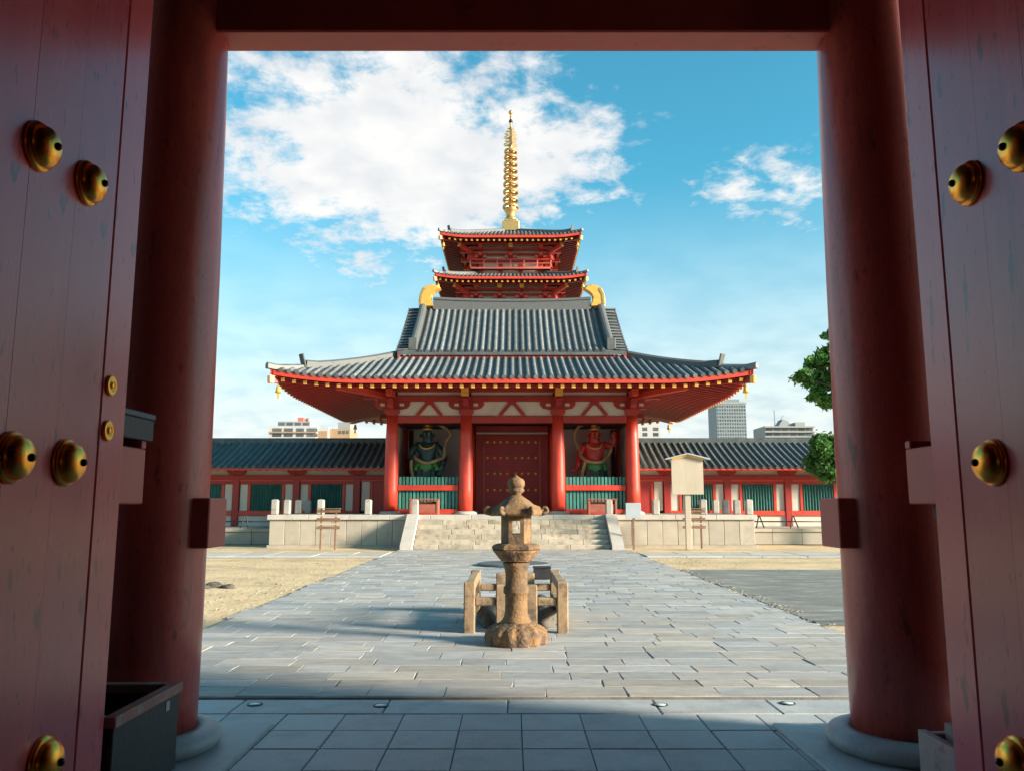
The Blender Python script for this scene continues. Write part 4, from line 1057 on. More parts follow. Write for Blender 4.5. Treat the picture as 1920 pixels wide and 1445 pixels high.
def guardian(s, mat, label, arms, scarves, cx_):
    cy_ = 34.55; zb = PZ + .38
    st = thing('guardian_statue', (cx_, cy_, PZ), label, 'statue', 'guardian statues')
    rock_b = MB().lathe([(.80, PZ), (.84, PZ + .10), (.70, PZ + .24), (.74, PZ + .34), (.60, PZ + .40)], (cx_, cy_, 0), 20, sx=1.1, sy=.8)
    obj('rock_pedestal', rock_b, ROCK, st)
    o = (cx_, cy_, zb)
    trunk = [(0, 0, 1.50, .36, .30), (0, 0, 1.70, .37, .30), (0, -.04, 1.95, .41, .33), (0, -.05, 2.22, .48, .34), (0, -.02, 2.44, .44, .28), (0, -.04, 2.58, .22, .21), (0, -.09, 2.70, .22, .22), (0, -.12, 2.88, .26, .27), (0, -.08, 3.08, .23, .25), (0, -.05, 3.18, .12, .14)]
    legs = [[(0, 0, 1.50), (-.24, 0, 1.25, .21), (-.30, -.06, .72, .15), (-.33, 0, .18, .10), (-.36, -.18, .06, .09)],
            [(0, 0, 1.50), (.24, 0, 1.25, .21), (.34, -.10, .72, .15), (.38, 0, .18, .10), (.42, -.18, .06, .09)]]
    body = skin_body('body', [trunk] + legs + arms, mat, st, o)
    # face, ears, topknot crown, necklace
    for q in (-1, 1):
        obj('eye', MB().lathe([(.001, -.022), (.026, -.01), (.028, .008), (.016, .02), (.001, .024)], (cx_ + q * .09, cy_ - .375, zb + 2.95), 10), GOLDP, body)
        obj('ear', MB().lathe([(.02, -.10), (.05, -.05), (.055, .03), (.03, .08)], (cx_ + q * .28, cy_ - .10, zb + 2.90), 8), mat, body)
        obj('brow', MB().beam((cx_ + q * .02, cy_ - .385, zb + 2.985), (cx_ + q * .19, cy_ - .33, zb + 3.05), .06, .05), mat, body)
    obj('nose', MB().lathe([(.055, -.06), (.05, -.03), (.03, .03), (.012, .07)], (cx_, cy_ - .385, zb + 2.89), 8), mat, body)
    obj('mouth', MB().box(cx_ - .07, cx_ + .07, cy_ - .375, cy_ - .30, zb + 2.755, zb + 2.80, .01), NUB, body)
    cr_ = obj('crown', MB().lathe([(.23, 3.12), (.245, 3.17), (.19, 3.22), (.10, 3.25), (.12, 3.32), (.08, 3.40), (.02, 3.44)], (cx_, cy_ - .07, zb), 16), GOLDP, st)
    nk = [(cx_ + .32 * math.cos(R(a)), cy_ - .12 - .29 * abs(math.sin(R(a))) , zb + 2.56 + .24 * math.sin(R(a))) for a in range(180, 361, 15)]
    obj('necklace', MB().tube(nk, .035, 8), GOLDP, st)
    # skirt with folds and belt
    n = 72; vs = []; rings = [(.42, 1.74, 0), (.45, 1.62, .02), (.49, 1.40, .04), (.50, 1.10, .07), (.55, .80, .10), (.58, .55, .12)]
    for (r_, z_, f_) in rings:
        for i in range(n):
            a = 2 * math.pi * i / n; rr = r_ * (1 + f_ * math.sin(a * 13) + f_ * .5 * math.sin(a * 5 + 1))
            vs.append((cx_ + rr * 1.08 * math.cos(a), cy_ + rr * .85 * math.sin(a), zb + z_))
    obj('skirt', MB().add(vs, [(j * n + i, j * n + (i + 1) % n, (j + 1) * n + (i + 1) % n, (j + 1) * n + i) for j in range(len(rings) - 1) for i in range(n)], True), CLOTHD, st)
    vs = []
    for (r_, z_, f_) in [(.43, 1.77, 0), (.48, 1.66, .05), (.52, 1.50, .10), (.52, 1.42, .12)]:
        for i in range(n):
            a = 2 * math.pi * i / n; rr = r_ * (1 + f_ * math.sin(a * 9))
            vs.append((cx_ + rr * 1.06 * math.cos(a), cy_ + rr * .86 * math.sin(a), zb + z_ + f_ * .4 * math.sin(a * 9)))
    obj('waist_sash', MB().add(vs, [(j * n + i, j * n + (i + 1) % n, (j + 1) * n + (i + 1) % n, (j + 1) * n + i) for j in range(3) for i in range(n)], True), CLOTHG, st)
    for sc in scarves:
        obj('scarf', MB().tube(spline([(cx_ + a, cy_ + b_, zb + c) for a, b_, c in sc], 6), .07, 8, flat=.25), SCARF, st)
    return st


def hand(p, d, spread):
    """five finger chains leaving a palm at p (x,y,z) in direction d, spread across"""
    p = Vector(p); d = Vector(d).normalized(); sp = Vector(spread).normalized(); out = []
    for k, (o_, ln) in enumerate(((-.066, .13), (-.022, .16), (.022, .165), (.066, .14))):
        a = p + sp * o_ + d * .05; b_ = a + d * ln * .6; c = b_ + d * ln * .4 + Vector((0, 0, -.03))
        out.append([tuple(p), (*a, .036), (*b_, .030), (*c, .024)])
    t = p + sp * .09; out.append([tuple(p), (*t, .036), (*(t + d * .09 + sp * .04), .028)])
    return out


gxL, gxR = atY(801, 850, 34.5)[0], atY(1114, 850, 34.5)[0]
armsL = [[(0, -.01, 2.44), (-.38, 0, 2.50, .19), (-.62, .05, 2.28, .17), (-.74, -.02, 2.02, .14), (-.66, -.28, 1.96, .13), (-.60, -.42, 2.0, .14)],
         [(0, -.01, 2.44), (.38, 0, 2.50, .19), (.60, .04, 2.22, .17), (.72, 0, 1.90, .15), (.66, -.16, 1.62, .13), (.58, -.22, 1.42, .10)]]
armsL += hand((-.60, -.42, 2.0), (.3, -.5, -.3), (0, .2, 1)) + hand((.58, -.22, 1.42), (-.2, -.1, -1), (1, 0, 0))
armsR = [[(0, -.01, 2.44), (-.38, 0, 2.50, .19), (-.56, .02, 2.20, .17), (-.64, 0, 1.90, .15), (-.70, -.14, 1.60, .12), (-.78, -.20, 1.44, .09)],
         [(0, -.01, 2.44), (.38, 0, 2.52, .19), (.66, .04, 2.46, .16), (.82, .02, 2.50, .14), (.86, -.06, 2.78, .12), (.84, -.08, 2.96, .12)]]
armsR += hand((-.78, -.20, 1.44), (-1, -.2, -.1), (0, -1, .1)) + hand((.84, -.08, 2.96), (-.1, -.8, .5), (1, 0, 0))
scL = [[(-.05, .15, 3.32), (.35, .20, 3.42), (.72, .18, 3.25), (.98, .10, 2.98), (.78, .05, 2.66), (.74, -.10, 2.35), (.72, -.20, 2.0), (.40, -.40, 1.82), (0, -.45, 1.72), (-.35, -.42, 1.86), (-.58, -.30, 2.0), (-.66, -.2, 1.7), (-.62, -.15, 1.3), (-.52, -.1, .9)]]
scR = [[(.30, .2, 3.20), (-.10, .22, 3.42), (-.55, .18, 3.36), (-.82, .12, 3.02), (-.78, .05, 2.62), (-.62, -.05, 2.30), (-.58, -.24, 2.02), (-.30, -.44, 1.80), (0, -.48, 1.74), (.32, -.44, 1.80), (.58, -.2, 2.05), (.74, -.05, 2.40), (.78, .05, 2.80)],
       [(-.40, -.40, 1.80), (-.50, -.36, 1.45), (-.56, -.30, 1.05)]]
guardian(-1, SKING, 'dark green guardian statue with gilded scarf behind the picket screen', armsL, scL, gxL)
guardian(1, SKINR, 'red guardian statue with one fist raised behind the picket screen', armsR, scR, gxR)

# ------------------------------------------------------------------ cloister wings
for s in (-1, 1):
    name = 'beside the pale tower' if s > 0 else 'with the apartment block beyond'
    co = thing('cloister', (s * 13.5, 36.6, 0), 'long low red cloister with dark teal tiled roof, the wing ' + name, 'cloister', 'cloister wings')
    X0, X1 = 5.05, 23.0; wy = 36.6; fz = .63
    bx = lambda a, b_, y0, y1, z0, z1, ch=0: MB().box(s * a, s * b_, y0, y1, z0, z1, ch)
    for i in range(12):
        a = 9.25 + i * 1.18
        obj('base_stone', bx(a + .006, a + 1.174, 33.0, 33.3, 0, fz - .14, .012), STONE, co)
        obj('base_coping', bx(a + .004, a + 1.176, 32.94, 33.6, fz - .138, fz, .015), STONE, co)
    obj('floor_slab', bx(9.25, 23.4, 33.605, 41, 0, fz - .006), STONE, co)
    # posts every bay
    bay = 2.70; cols = [6.93 + bay * k for k in range(7)]
    zW1 = 3.0
    for cxx in cols:
        obj('post', bx(cxx - .15, cxx + .15, wy - .15, wy + .15, fz if cxx > 9.2 else PZ, 2.90, .02), VERMD, co)
        obj('post_head', MB().prism([(-.42, .22), (-.42, .14), (-.28, 0), (.28, 0), (.42, .14), (.42, .22)], lambda u, v, w: (s * (cxx + u), wy + w, 2.901 + v), -.17, .17), VERMD, co)
    ext = [5.05] + cols + [X1]
    obj('wall_plate', bx(X0, X1, wy - .13, wy + .13, 3.33, 3.45, .01), VERMD, co)
    obj('tie_beam', bx(X0, X1, wy - .175, wy - .05, 2.70, 2.88, .01), VERMD, co)
    obj('lower_tie_beam', bx(X0, X1, wy - .12, wy - .05, 2.602, 2.698, .01), VERM, co)
    for i in range(len(ext) - 1):
        a = ext[i] + (.15 if i else 0); b_ = ext[i + 1] - (.15 if i < len(ext) - 2 else 0)
        if b_ - a < .4: continue
        base = fz if ext[i] > 9 else PZ
        obj('frieze_panel', bx(a, b_, wy - .02, wy + .05, 2.882, 3.32, 0), PLAST, co)
        if i == 0:
            o = obj('door_panel', bx(a, b_ - .42, wy - .06, wy + .04, base, 2.598, .01), VERMD, co)
            obj('door_stile', bx(b_ - .56, b_ - .48, wy - .10, wy - .061, base + .05, 2.55, .008), VERM, co)
            obj('plaster_panel', bx(b_ - .415, b_ - .05, wy - .04, wy + .04, base + .12, 2.598), PLAST, co)
            continue
        zs0, zs1 = 1.22, 2.55
        if base < 1: obj('plinth_panel', bx(a, b_, wy - .05, wy + .04, fz, 1.085), PLAST, co)
        obj('sill_beam', bx(a, b_, wy - .12, wy + .08, 1.09 if base < 1 else PZ, 1.31, .012), VERM, co)
        obj('head_beam', bx(a, b_, wy - .09, wy + .06, 2.48, 2.598, .008), VERMD, co)
        for (u0, u1) in ((a + .03, a + .36), (b_ - .36, b_ - .03)): obj('plaster_panel', bx(u0, u1, wy - .04, wy + .04, 1.312, 2.478), PLAST, co)
        for u in (a + .38, b_ - .50): obj('window_jamb', bx(u, u + .12, wy - .08, wy + .06, 1.312, 2.478, .008), VERM, co)
        w0, w1 = a + .502, b_ - .502
        obj('window_back', bx(w0, w1, wy + .03, wy + .05, 1.312, 2.478), GREEND, co)
        nb_ = 11
        for q in range(nb_):
            xx = w0 + (q + .5) * (w1 - w0) / nb_
            c = Vector((s * xx, wy - .02, (1.312 + 2.478) / 2))
            obj('window_bar', MB().obox(c, (.042, .042, .582), Matrix.Rotation(R(45), 3, 'Z')), GREEND, co)
    obj('unseen_rear_wall', bx(X0, X1, 40.4, 40.5, fz, 3.1), PLAST, co)
    # roof
    ye, yc_, ze, zr = 35.25, 38.5, 3.16, 4.50
    zf = lambda y: ze + (zr - ze) * ((abs(y - ye) / (yc_ - ye)) * .86 + .14 * ((y - ye) / (yc_ - ye)) ** 2)
    vs = []
    for j in range(7):
        y = ye + (yc_ - ye) * j / 6
        vs += [(s * X0, y, zf(y)), (s * X1, y, zf(y))]
    obj('pan_tiles', MB().add(vs, [(2 * j, 2 * j + 1, 2 * j + 3, 2 * j + 2) for j in range(6)], True), TILED, co)
    obj('rear_roof', MB().add([(s * X0, yc_, zr), (s * X1, yc_, zr), (s * X1, 41.8, ze), (s * X0, 41.8, ze)], [(0, 1, 2, 3)]), TILED, co)
    sp = .30; n = int((X1 - X0) / sp)
    for i in range(n):
        xx = s * (X0 + .15 + i * sp + rnd.uniform(-.012, .012))
        pts = [Vector((xx, ye + (yc_ - ye) * t / 6, zf(ye + (yc_ - ye) * t / 6))) for t in range(7)]
        mb = MB(); tile_row(mb, pts, (1, 0, 0), .070); obj('tile_row', mb, TILEC, co)
    obj('ridge', MB().sweep([(s * X0, yc_, zr), (s * X1, yc_, zr)], [(-.15, -.08), (-.15, .14), (-.08, .20), (.08, .20), (.15, .14), (.15, -.08)]), TILEC, co)
    obj('fascia_board', bx(X0, X1, ye + .03, ye + .09, ze - .105, ze - .01, .006), VERM, co)
    obj('soffit', MB().add([(s * X0, ye + .05, ze - .06), (s * X1, ye + .05, ze - .06), (s * X1, wy + .1, ze + .36), (s * X0, wy + .1, ze + .36)], [(0, 1, 2, 3)]), VERMD, co)
    n = int((X1 - X0) / .36)
    for i in range(n):
        xx = s * (X0 + .2 + i * .36)
        obj('rafter', MB().beam((xx, ye + .10, ze - .06), (xx, wy - .03, ze + .17), .13, .15), VERM, co)
    # low barrier in front
    bxs = (9.6, 11.0, 12.4) if s < 0 else (10.2, 11.6, 13.0)
    ba = thing('barrier', (s * bxs[1], 33.9, fz), 'low dark rail barrier on splayed legs before the cloister ' + ('wing with the tall sign' if s > 0 else 'wing without the tall sign'), 'barrier', 'barriers before the cloister')
    obj('rail', MB().tube([(s * (bxs[0] - .5), 33.9, fz + .26), (s * (bxs[2] + .6), 33.9, fz + .26)], .025, 8), IRON, ba)
    for bq in bxs:
        for dx in (-.16, .16):
            obj('leg', MB().beam((s * bq + dx, 33.78, fz), (s * bq + dx * .1, 33.9, fz + .50), .04, .04), IRON, ba)

# ------------------------------------------------------------------ signs and racks before the platform
sx_, sy_ = gnd(1293, 1030)
sg_ = thing('sign_board', (sx_, sy_, 0), 'tall blank pale timber sign board with a small gabled cap on one post', 'sign')
zb0, zb1 = zat(926, sy_), zat(856, sy_); bw = .565
obj('post', MB().box(sx_ - .10, sx_ + .10, sy_ + .035, sy_ + .17, 0, zb1, .01), SIGNW, sg_)
obj('panel', MB().prism([(-bw, zb0), (bw, zb0), (bw, zb1 - .08), (0, zb1 + .06), (-bw, zb1 - .08)], lambda u, v, w: (sx_ + u, sy_ + w, v), -.03, .033), SIGNW, sg_)
for q in (-1, 1):
    obj('cap_board', MB().beam((sx_, sy_, zb1 + .115), (sx_ + q * .80, sy_, zb1 - .085), .34, .05, .01, up=(0, 0, 1)), SIGNP, sg_)
    obj('cap_trim', MB().beam((sx_ + q * .004, sy_ - .06, zb1 + .055), (sx_ + q * .56, sy_ - .06, zb1 - .075), .06, .07, 0, up=(0, 0, 1)), GOLDP, sg_)
s2x, s2y = gnd(1189, 1030)
s2 = thing('sign_board', (s2x, s2y, 0), 'small white square sign on a thin brown post by the stairs', 'sign')
obj('post', MB().box(s2x - .035, s2x + .035, s2y + .02, s2y + .08, 0, 1.4, .006), BROWNW, s2)
obj('panel', MB().box(s2x - .27, s2x + .27, s2y - .012, s2y + .018, zat(971, s2y), zat(942, s2y), .005), SIGNP, s2)
for rx, lab in ((gnd(613, 1030)[0], 'brown slatted wooden notice rack on two legs, with bare platform wall behind it'), (gnd(1312, 1030)[0], 'brown slatted wooden notice rack on two legs, half behind the tall sign post')):
    ry = 30.0 if rx > 0 else 29.3
    rk = thing('notice_rack', (rx, ry, 0), lab, 'rack', 'notice racks')
    za_, zb_ = .72, 1.42
    for q in (-1, 1): obj('leg', MB().box(rx + q * .26 - .03, rx + q * .26 + .03, ry - .03, ry + .03, 0, zb_, .006), BROWNW, rk)
    for i in range(5):
        z_ = za_ + i * .145; hw = .42 if i % 2 == 0 else .36
        obj('slat', MB().box(rx - hw, rx + hw, ry - .055, ry - .032, z_, z_ + (.10 if i % 2 == 0 else .055), .005), BROWNW if i % 2 == 0 else SIGNW, rk)
    obj('cap_board', MB().box(rx - .42, rx + .42, ry - .10, ry + .08, zb_ + .001, zb_ + .035, .005), BROWNW, rk)

# ------------------------------------------------------------------ pagoda
PGX, PGY = -.12, 72.0
pg = thing('pagoda', (PGX, PGY, 0), 'tall red five storey pagoda with tiled roofs and gold ringed spire', 'pagoda')
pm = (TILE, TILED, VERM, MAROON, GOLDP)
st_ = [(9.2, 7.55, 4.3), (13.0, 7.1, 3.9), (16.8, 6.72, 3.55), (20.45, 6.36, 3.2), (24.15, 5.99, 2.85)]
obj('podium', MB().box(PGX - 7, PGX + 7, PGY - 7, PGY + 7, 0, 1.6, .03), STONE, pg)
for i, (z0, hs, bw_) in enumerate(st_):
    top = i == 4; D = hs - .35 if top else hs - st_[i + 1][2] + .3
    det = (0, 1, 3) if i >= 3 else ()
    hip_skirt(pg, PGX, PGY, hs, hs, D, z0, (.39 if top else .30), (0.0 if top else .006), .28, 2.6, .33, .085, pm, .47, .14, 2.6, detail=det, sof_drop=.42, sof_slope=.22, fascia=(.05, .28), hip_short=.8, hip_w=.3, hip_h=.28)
    fz_ = st_[i - 1][0] + .9 if i else 1.6
    obj('storey_wall', MB().box(PGX - bw_ + .1, PGX + bw_ - .1, PGY - bw_ + .1, PGY + bw_ - .1, fz_, z0 + .5), PLAST, pg)
    for sx in (-1, 1):
        for sy in (-1, 1):
            obj('corner_bracket', MB().beam((PGX + sx * bw_ * .9, PGY + sy * bw_ * .9, z0 - 1.15), (PGX + sx * (bw_ + 1.55), PGY + sy * (bw_ + 1.55), z0 - .42), .26, .34, .02), VERM, pg) if i >= 3 else None
            if i >= 3:
                e = Vector((PGX + sx * (bw_ + 1.55), PGY + sy * (bw_ + 1.55), z0 - .42))
                obj('gilded_end', MB().beam(e, e + Vector((sx * .08, sy * .08, .04)), .32, .36, .02), GOLDP, pg)
                obj('lower_bracket', MB().beam((PGX + sx * bw_ * .9, PGY + sy * bw_ * .9, z0 - 1.55), (PGX + sx * (bw_ + .75), PGY + sy * (bw_ + .75), z0 - 1.2), .26, .30, .02), VERM, pg)
    for k in range(4):
        f, h = side_map(k, PGX, PGY, bw_, bw_)
        def fb_(a0, a1, d0, d1, za_, zb_, mt, nm):
            p = f(a0, d0); q = f(a1, d1); obj(nm, MB().box(min(p[0], q[0]), max(p[0], q[0]), min(p[1], q[1]), max(p[1], q[1]), za_, zb_, .01), mt, pg)
        if i < 3 and k == 2: continue
        for q in range(4):
            a = -bw_ + .22 + q * (2 * bw_ - .44) / 3
            if not (k in (1, 3) and q in (0, 3)):
                fb_(a - .2, a + .2, 0, .3, fz_, z0 - 1.5, VERM, 'post')
        fb_(-bw_ - .1, bw_ + .1, -.06, .2, z0 - 1.52, z0 - 1.28, VERMD, 'head_beam')
        fb_(-bw_ - .4, bw_ + .4, -.5, -.25, z0 - .98, z0 - .80, VERMD, 'bracket_beam')
        fb_(-bw_ - .4, bw_ + .4, -.30, -.22, z0 - .80, z0 - .66, PLAST, 'plaster_strip')
        fb_(-bw_ - .9, bw_ + .9, -1.0, -.75, z0 - .66, z0 - .48, VERMD, 'bracket_beam')
        fb_(-bw_ - .8, bw_ + .8, -.74, -.7, z0 - .47, z0 - .34, PLAST, 'plaster_strip')
        fb_(-bw_ - 1.4, bw_ + 1.4, -1.55, -1.3, z0 - .34, z0 - .18, VERMD, 'bracket_beam')
        if i >= 3:
            aa = (0,) if top else (-.95, .95)
            for a in list(aa) + [-bw_ + .22, bw_ - .22]:
                fb_(a - .16, a + .16, -1.62, .05, z0 - .62, z0 - .30, VERM, 'forward_arm')
                fb_(a - .16, a + .16, -1.0, .05, z0 - 1.15, z0 - .85, VERM, 'forward_arm')
                if a in aa: fb_(a - .18, a + .18, -1.68, -1.622, z0 - .64, z0 - .28, GOLDP, 'gilded_end')
                for q in (-1, 1): fb_(a + q * .22, a + q * .52, -.52, -.26, z0 - 1.22, z0 - .99, SALMON, 'bracket_block')
        # balcony
        if i:
            e = .75; bz = fz_ + .50 if i >= 3 else fz_ + .3
            fb_(-bw_ - e, bw_ + e, -e, -e + .12, bz - .02, bz + .14, SALMON, 'balcony_beam')
            fb_(-bw_ - e - .2, bw_ + e + .2, -e - .02, -e + .10, bz + .78, bz + .88, VERM, 'handrail')
            fb_(-bw_ - e, bw_ + e, -e, -e + .08, bz + .45, bz + .52, SALMON, 'middle_rail')
            fb_(-bw_ - e + .02, bw_ + e - .02, -e + .13, 0.0, bz + .02, bz + .10, VERMD, 'balcony_floor')
            if k == 0:
                for q in range(7):
                    a = -bw_ - e + .1 + q * (2 * (bw_ + e) - .2) / 6; fb_(a - .05, a + .05, -e + .005, -e + .09, bz + .14, bz + .78, SALMON, 'baluster')
                fb_(-bw_ + .45, -.25, .04, .09, fz_ + .6, z0 - 1.6, PLAST, 'wall_panel'); fb_(.25, bw_ - .45, .04, .09, fz_ + .6, z0 - 1.6, PLAST, 'wall_panel')
    if i >= 3:
        for sx in (-1, 1):
            for sy in (-1, 1): wind_bell((PGX + sx * (hs - .3), PGY + sy * (hs - .3), z0 + .28 - .75), 'gilded bell under the %s pagoda roof, %s corner, %s side' % ('topmost' if top else 'second', 'gate-facing' if sy < 0 else 'far', 'apartment block' if sx < 0 else 'office tower'), 'bells of the pagoda', 1.5)
zP = lambda zy: zat(190 + zy / 3.906, PGY)
spi = GOLD
zt0 = zP(905)
obj('spire_base', MB().box(PGX - .78, PGX + .78, PGY - .78, PGY + .78, zt0 - .8, zt0 + .12, .04).box(PGX - .6, PGX + .6, PGY - .6, PGY + .6, zt0 + .151, zt0 + .38, .03), GOLD, pg)
obj('spire_bowl', MB().lathe([(.62, zt0 + .38), (.56, zP(865)), (.40, zP(850)), (.42, zP(830)), (.60, zP(805)), (.66, zP(795)), (.30, zP(790))], (PGX, PGY, 0), 24), GOLD, pg)
obj('spire_pole', MB().lathe([(.16, zt0 + .3), (.13, zP(340)), (.10, zP(150)), (.06, zP(80))], (PGX, PGY, 0), 12), GOLD, pg)
for i, zy in enumerate((775, 722, 665, 610, 557, 508, 460, 412, 370)):
    r_ = .74 - .018 * i; z_ = zP(zy)
    rg = obj('spire_ring', MB().lathe([(r_ - .10, z_ - .11), (r_, z_ - .15), (r_ + .03, z_), (r_ - .02, z_ + .13), (r_ - .10, z_ + .10), (r_ - .10, z_ - .11)], (PGX, PGY, 0), 28, cap=False), GOLD, pg)
    obj('ring_hub', MB().lathe([(.20, z_ - .16), (.24, z_ - .05), (.20, z_ + .12)], (PGX, PGY, 0), 12), GOLD, rg)
    for q in range(6):
        a = R(60 * q + 30); obj('spoke', MB().beam((PGX + .18 * math.cos(a), PGY + .18 * math.sin(a), z_), (PGX + (r_ - .08) * math.cos(a), PGY + (r_ - .08) * math.sin(a), z_), .07, .10), GOLD, rg)
zA, zBt = zP(335), zP(195)
for q in range(4):
    a = R(90 * q + 12); ca, sa = math.cos(a), math.sin(a); H_ = zBt - zA
    for j, (u0, u1, v0, v1) in enumerate(((.10, .70, .0, .16), (.16, .58, .20, .34), (.12, .66, .38, .52), (.18, .60, .56, .70), (.14, .50, .74, .86), (.1, .34, .90, 1.0))):
        poly = [(u0, v0), (u1 * .8, v0), (u1, (v0 + v1) / 2), (u1 * .85, v1), (u0, v1 * .99)]
        obj('flame_plate', MB().prism(poly, lambda u, v, w: (PGX + u * ca - w * sa, PGY + u * sa + w * ca, zA + v * H_), -.02, .02), GOLD, pg)
obj('spire_jewel', MB().lathe([(.05, zP(165)), (.17, zP(155)), (.20, zP(148)), (.12, zP(138)), (.05, zP(130))], (PGX, PGY, 0), 14), NUB, pg)
obj('spire_jewel', MB().lathe([(.05, zP(100)), (.19, zP(90)), (.21, zP(82)), (.12, zP(72)), (.02, zP(64))], (PGX, PGY, 0), 14), GOLD, pg)

# ------------------------------------------------------------------ trees

def tree(name, label, base, lobes, mat, leaf, n_leaf, trunk_r, seed):
    r = random.Random(seed); t = thing(name, base, label, 'tree')
    b0 = Vector(base)
    cx_ = sum(l[0] for l in lobes) / len(lobes); cz = min(l[2] for l in lobes)
    fork = Vector((b0.x, b0.y, cz - .1))
    tr = MB(); tr.tube(spline([b0, b0.lerp(fork, .4) + Vector((.12, .05, 0)), b0.lerp(fork, .75) + Vector((-.08, 0, 0)), fork], 5), [trunk_r * (1.25 - .6 * i / 15) for i in range(16)], 10)
    obj('trunk', tr, BARK, t)
    for (lx, ly, lz, lr) in lobes:
        p = Vector((lx, ly, lz)); st0 = b0.lerp(fork, r.uniform(.7, 1.0)); md = st0.lerp(p, .5) + Vector((r.uniform(-.2, .2), r.uniform(-.2, .2), .15))
        obj('limb', MB().tube(spline([st0, md, p], 5), [trunk_r * (.42 - .032 * i) for i in range(11)], 7), BARK, t)
    cr = MB(); tot = sum(l[3] ** 2.2 for l in lobes); vs = []; fs = []
    for (lx, ly, lz, lr) in lobes:
        k = int(n_leaf * lr ** 2.2 / tot)
        twigs = [(r.gauss(0, 1), r.gauss(0, 1), r.gauss(0, 1)) for _ in range(max(8, k // 26))]
        cl = []
        for w in twigs:
            v_ = Vector(w).normalized(); rr = lr * (r.random() ** .45) * r.uniform(.75, 1.08)
            cl.append(Vector((lx, ly, lz)) + Vector((v_.x * rr, v_.y * rr, v_.z * rr * .78)))
        for q in range(k):
            c = r.choice(cl) + Vector((r.gauss(0, .10), r.gauss(0, .10), r.gauss(0, .08)))
            nrm = Vector((r.gauss(0, 1), r.gauss(0, 1), r.gauss(.5, 1))).normalized()
            a = nrm.cross(Vector((r.random() - .5, r.random() - .5, r.random() - .5))).normalized(); b_ = nrm.cross(a)
            sl = leaf * r.uniform(.55, 1.5); o = len(vs)
            vs += [c - a * sl, c - b_ * sl * .42 + nrm * sl * .12, c + a * sl, c + b_ * sl * .42 + nrm * sl * .12]; fs.append((o, o + 1, o + 2, o + 3))
    cr.add(vs, fs); c0 = Vector((cx_, lobes[0][1], cz))
    me = bpy.data.meshes.new('crown'); me.from_pydata([tuple(v - c0) for v in vs], [], fs); me.materials.append(mat)
    put('crown', me, t, c0)
    return t


def lobes_px(Y, rows): return [(*(lambda p: (p[0], Y + dy_, p[1]))(atY(a, b_, Y)), r_ * Y / FPX) for (a, b_, dy_, r_) in rows]


ty = 46.0
tree('leafy_tree', 'tall leafy green tree beyond the cloister, taller of the two trees', (atY(1660, 900, ty)[0], ty, 0),
     lobes_px(ty, [(1556, 632, -.4, 22), (1552, 668, .3, 22), (1530, 682, 0, 24), (1502, 708, -.3, 20), (1540, 715, .4, 30), (1530, 742, -.2, 20), (1556, 750, .2, 22), (1580, 690, 0, 42),
                    (1610, 640, .8, 52), (1640, 700, -.8, 62), (1680, 650, .6, 60), (1610, 745, 0, 42), (1590, 600, -.5, 34), (1690, 730, .4, 50)]), LEAF, .16, 27000, .38, 5)
ty = 32.2
tree('small_tree', 'small dense clipped green tree in front of the cloister', (atY(1590, 1000, ty)[0], ty, 0),
     lobes_px(ty, [(1542, 845, -.1, 28), (1533, 868, 0, 22), (1553, 885, -.1, 26), (1560, 832, .1, 25), (1585, 860, .2, 36), (1610, 840, -.2, 34), (1612, 885, 0, 30), (1540, 818 + 10, .1, 16)]), LEAF2, .09, 17000, .13, 9)

# ------------------------------------------------------------------ buildings far beyond

def win(parent, x0, x1, y, z0, z1, fr=.0): return obj('window', MB().box(x0, x1, y - .06, y + .2, z0, z1), GLASSD, parent)


def prect(px0, px1, py0, py1, Y):
    a = atY(px0, py0, Y); b_ = atY(px1, py1, Y); return a[0], b_[0], b_[1], a[1]


Y = 220
ap = thing('apartment_block', (xat(560, Y), Y, 0), 'white and ochre apartment block with stepped top beyond the cloister roof', 'building')
x0, x1, _, zt_ = prect(505, 594, 798, 825, Y)
obj('main_wall', MB().box(x0, x1, Y, Y + 14, 0, zt_), BUILDW, ap)
xa, xb, _, zh = prect(517, 578, 788, 798, Y); obj('penthouse', MB().box(xa, xb, Y + 2, Y + 12, zt_ + .002, zh), BUILDC, ap)
for q in range(4):
    w = (xb - xa) / 4; win(ap, xa + w * q + .3, xa + w * q + w - .3, Y + 2, zt_ + .4, zh - .3)
xa, xb, _, zq = prect(553, 563, 780, 788, Y); obj('lift_house', MB().box(xa, xb, Y + 3, Y + 7, zh + .002, zq), SALMON, ap)
xa, xb, _, zw = prect(594.2, 614, 799, 825, Y); obj('wing_wall', MB().box(xa, xb, Y + .8, Y + 13, 0, zw), BUILDW, ap)
xa2, xb2, z2a, z2b = prect(594.5, 612, 807, 825, Y); obj('ochre_panel', MB().box(xa2, xb2, Y + .6, Y + .79, 8, z2b), BUILDO, ap)
xa, xb, _, zw = prect(614.2, 653, 802, 825, Y); obj('wing_wall', MB().box(xa, xb, Y + 2, Y + 13, 0, zw), BUILDO, ap)
xc, xd, _, zw2 = prect(628, 651, 788, 802, Y); obj('roof_plant', MB().box(xc, xd, Y + 4, Y + 10, zw + .002, zw2), BUILDC, ap)
for q in range(3): obj('water_tank', MB().lathe([(.7, 0), (.72, 1.1), (.4, 1.4)], (x0 + 2 + q * 3.6, Y + 6, zh if 1 < q < 3 else zt_ + .002), 12), BUILDC, ap) if q != 1 else None
for r_ in range(9):
    zz = zw - 1.4 - r_ * 2.1
    for q in range(3): win(ap, xa + 2.6 + q * 1.05 * 1.0, xa + 3.3 + q * 1.05, Y + 2, zz, zz + .9)
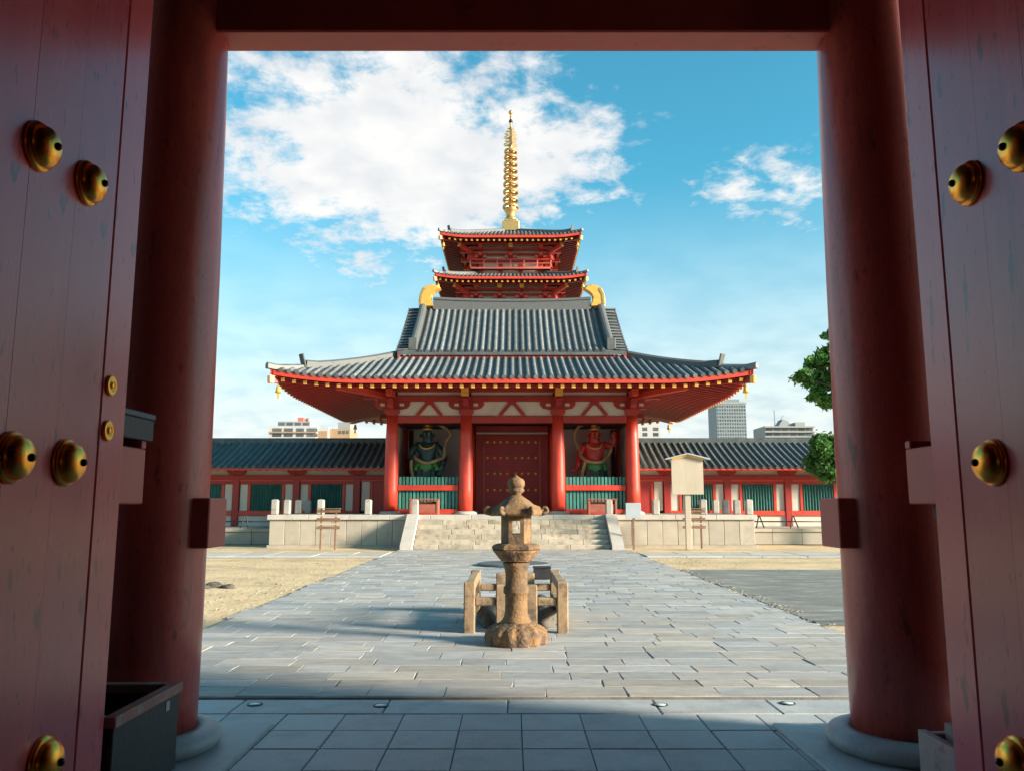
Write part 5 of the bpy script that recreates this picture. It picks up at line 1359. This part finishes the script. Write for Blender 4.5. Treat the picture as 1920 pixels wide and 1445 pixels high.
for r_ in range(8):
    zz = zt_ - 1.35 - r_ * 1.42
    for (pa, pb) in ((507, 524.5), (529, 545.5), (552, 566.5), (572, 592)):
        win(ap, xat(pa, Y), xat(pb, Y), Y, zz - .15, zz + .75)
    obj('balcony_slab', MB().box(x0 - .05, x1 - .2, Y - .55, Y - .002, zz - .55, zz - .25), BUILDW if r_ % 3 else BUILDO, ap)

Y = 300
ws = thing('white_block', (xat(1215, Y), Y, 0), 'small white apartment block showing beneath the eave of the middle gate', 'building')
x0, x1, _, zt_ = prect(1196, 1239, 791, 825, Y); obj('wall', MB().box(x0, x1, Y, Y + 12, 0, zt_), BUILDW, ws)
for r_ in range(10):
    for (pa, pb) in ((1207, 1217), (1227, 1238)):
        zz = zt_ - 3.2 - r_ * 2.0; win(ws, xat(pa, Y), xat(pb, Y) - .2, Y, zz, zz + 1.3)
Y = 460
tw = thing('office_tower', (xat(1371, Y), Y, 0), 'tall grey blue office tower beyond the cloister roof', 'building')
x0, x1, _, zt_ = prect(1343, 1401, 755, 825, Y); obj('shaft', MB().box(x0, x1, Y, Y + 20, 0, zt_), BUILDG, tw)
xa, xb, _, zc2 = prect(1352, 1389, 747, 755, Y); obj('roof_plant', MB().box(xa, xb, Y + 3, Y + 14, zt_ + .002, zc2), BUILDG, tw)
obj('parapet', MB().box(x0 - .25, x1 + .25, Y - .25, Y + .2, zt_ - .6, zt_ + .5), BUILDC, tw)
n = 12; w = (x1 - x0) / n
for r_ in range(16):
    zz = zt_ - 2.6 - r_ * 2.0
    for q in range(n): win(tw, x0 + q * w + .3, x0 + (q + 1) * w - .3, Y, zz, zz + 1.25)
Y = 330
hb = thing('terraced_building', (xat(1480, Y), Y, 0), 'grey terraced concrete building with roof masts beyond the cloister', 'building')
x0, x1, _, zt_ = prect(1434, 1526, 798, 825, Y); obj('wall', MB().box(x0, x1, Y, Y + 16, 0, zt_), BUILDC, hb)
for r_ in range(8):
    zz = zt_ - .2 - r_ * 2.0
    obj('floor_slab', MB().box(x0 - .4, x1 + .4, Y - 1.2, Y - .002, zz - .5, zz), BUILDC, hb)
    for q in range(6):
        w = (x1 - x0) / 6; win(hb, x0 + q * w + .25, x0 + (q + 1) * w - .25, Y, zz - 1.75, zz - .7)
xa, xb, _, zq = prect(1463, 1490, 784, 798, Y)
obj('roof_house', MB().prism([(xa, zt_ + .002), (xb, zt_ + .002), (xb - 1.5, zq - .8), (xa + 2.0, zq)], lambda u, v, w: (u, w, v), Y + 3, Y + 9), BUILDC, hb)
xm = xat(1464, Y); obj('mast', MB().box(xm - .15, xm + .15, Y + 4, Y + 4.3, zt_ + .002, zat(766, Y)), BUILDG, hb)
xm = xat(1478, Y); obj('mast', MB().beam((xm - .8, Y + 5, zq - .8), (xm + .9, Y + 5, zat(776, Y)), .25, .25), BUILDG, hb)
xm = xat(1510, Y); obj('roof_plant', MB().box(xm - 2.2, xm + 1.8, Y + 2, Y + 8, zt_ + .002, zat(790, Y)), BUILDC, hb)
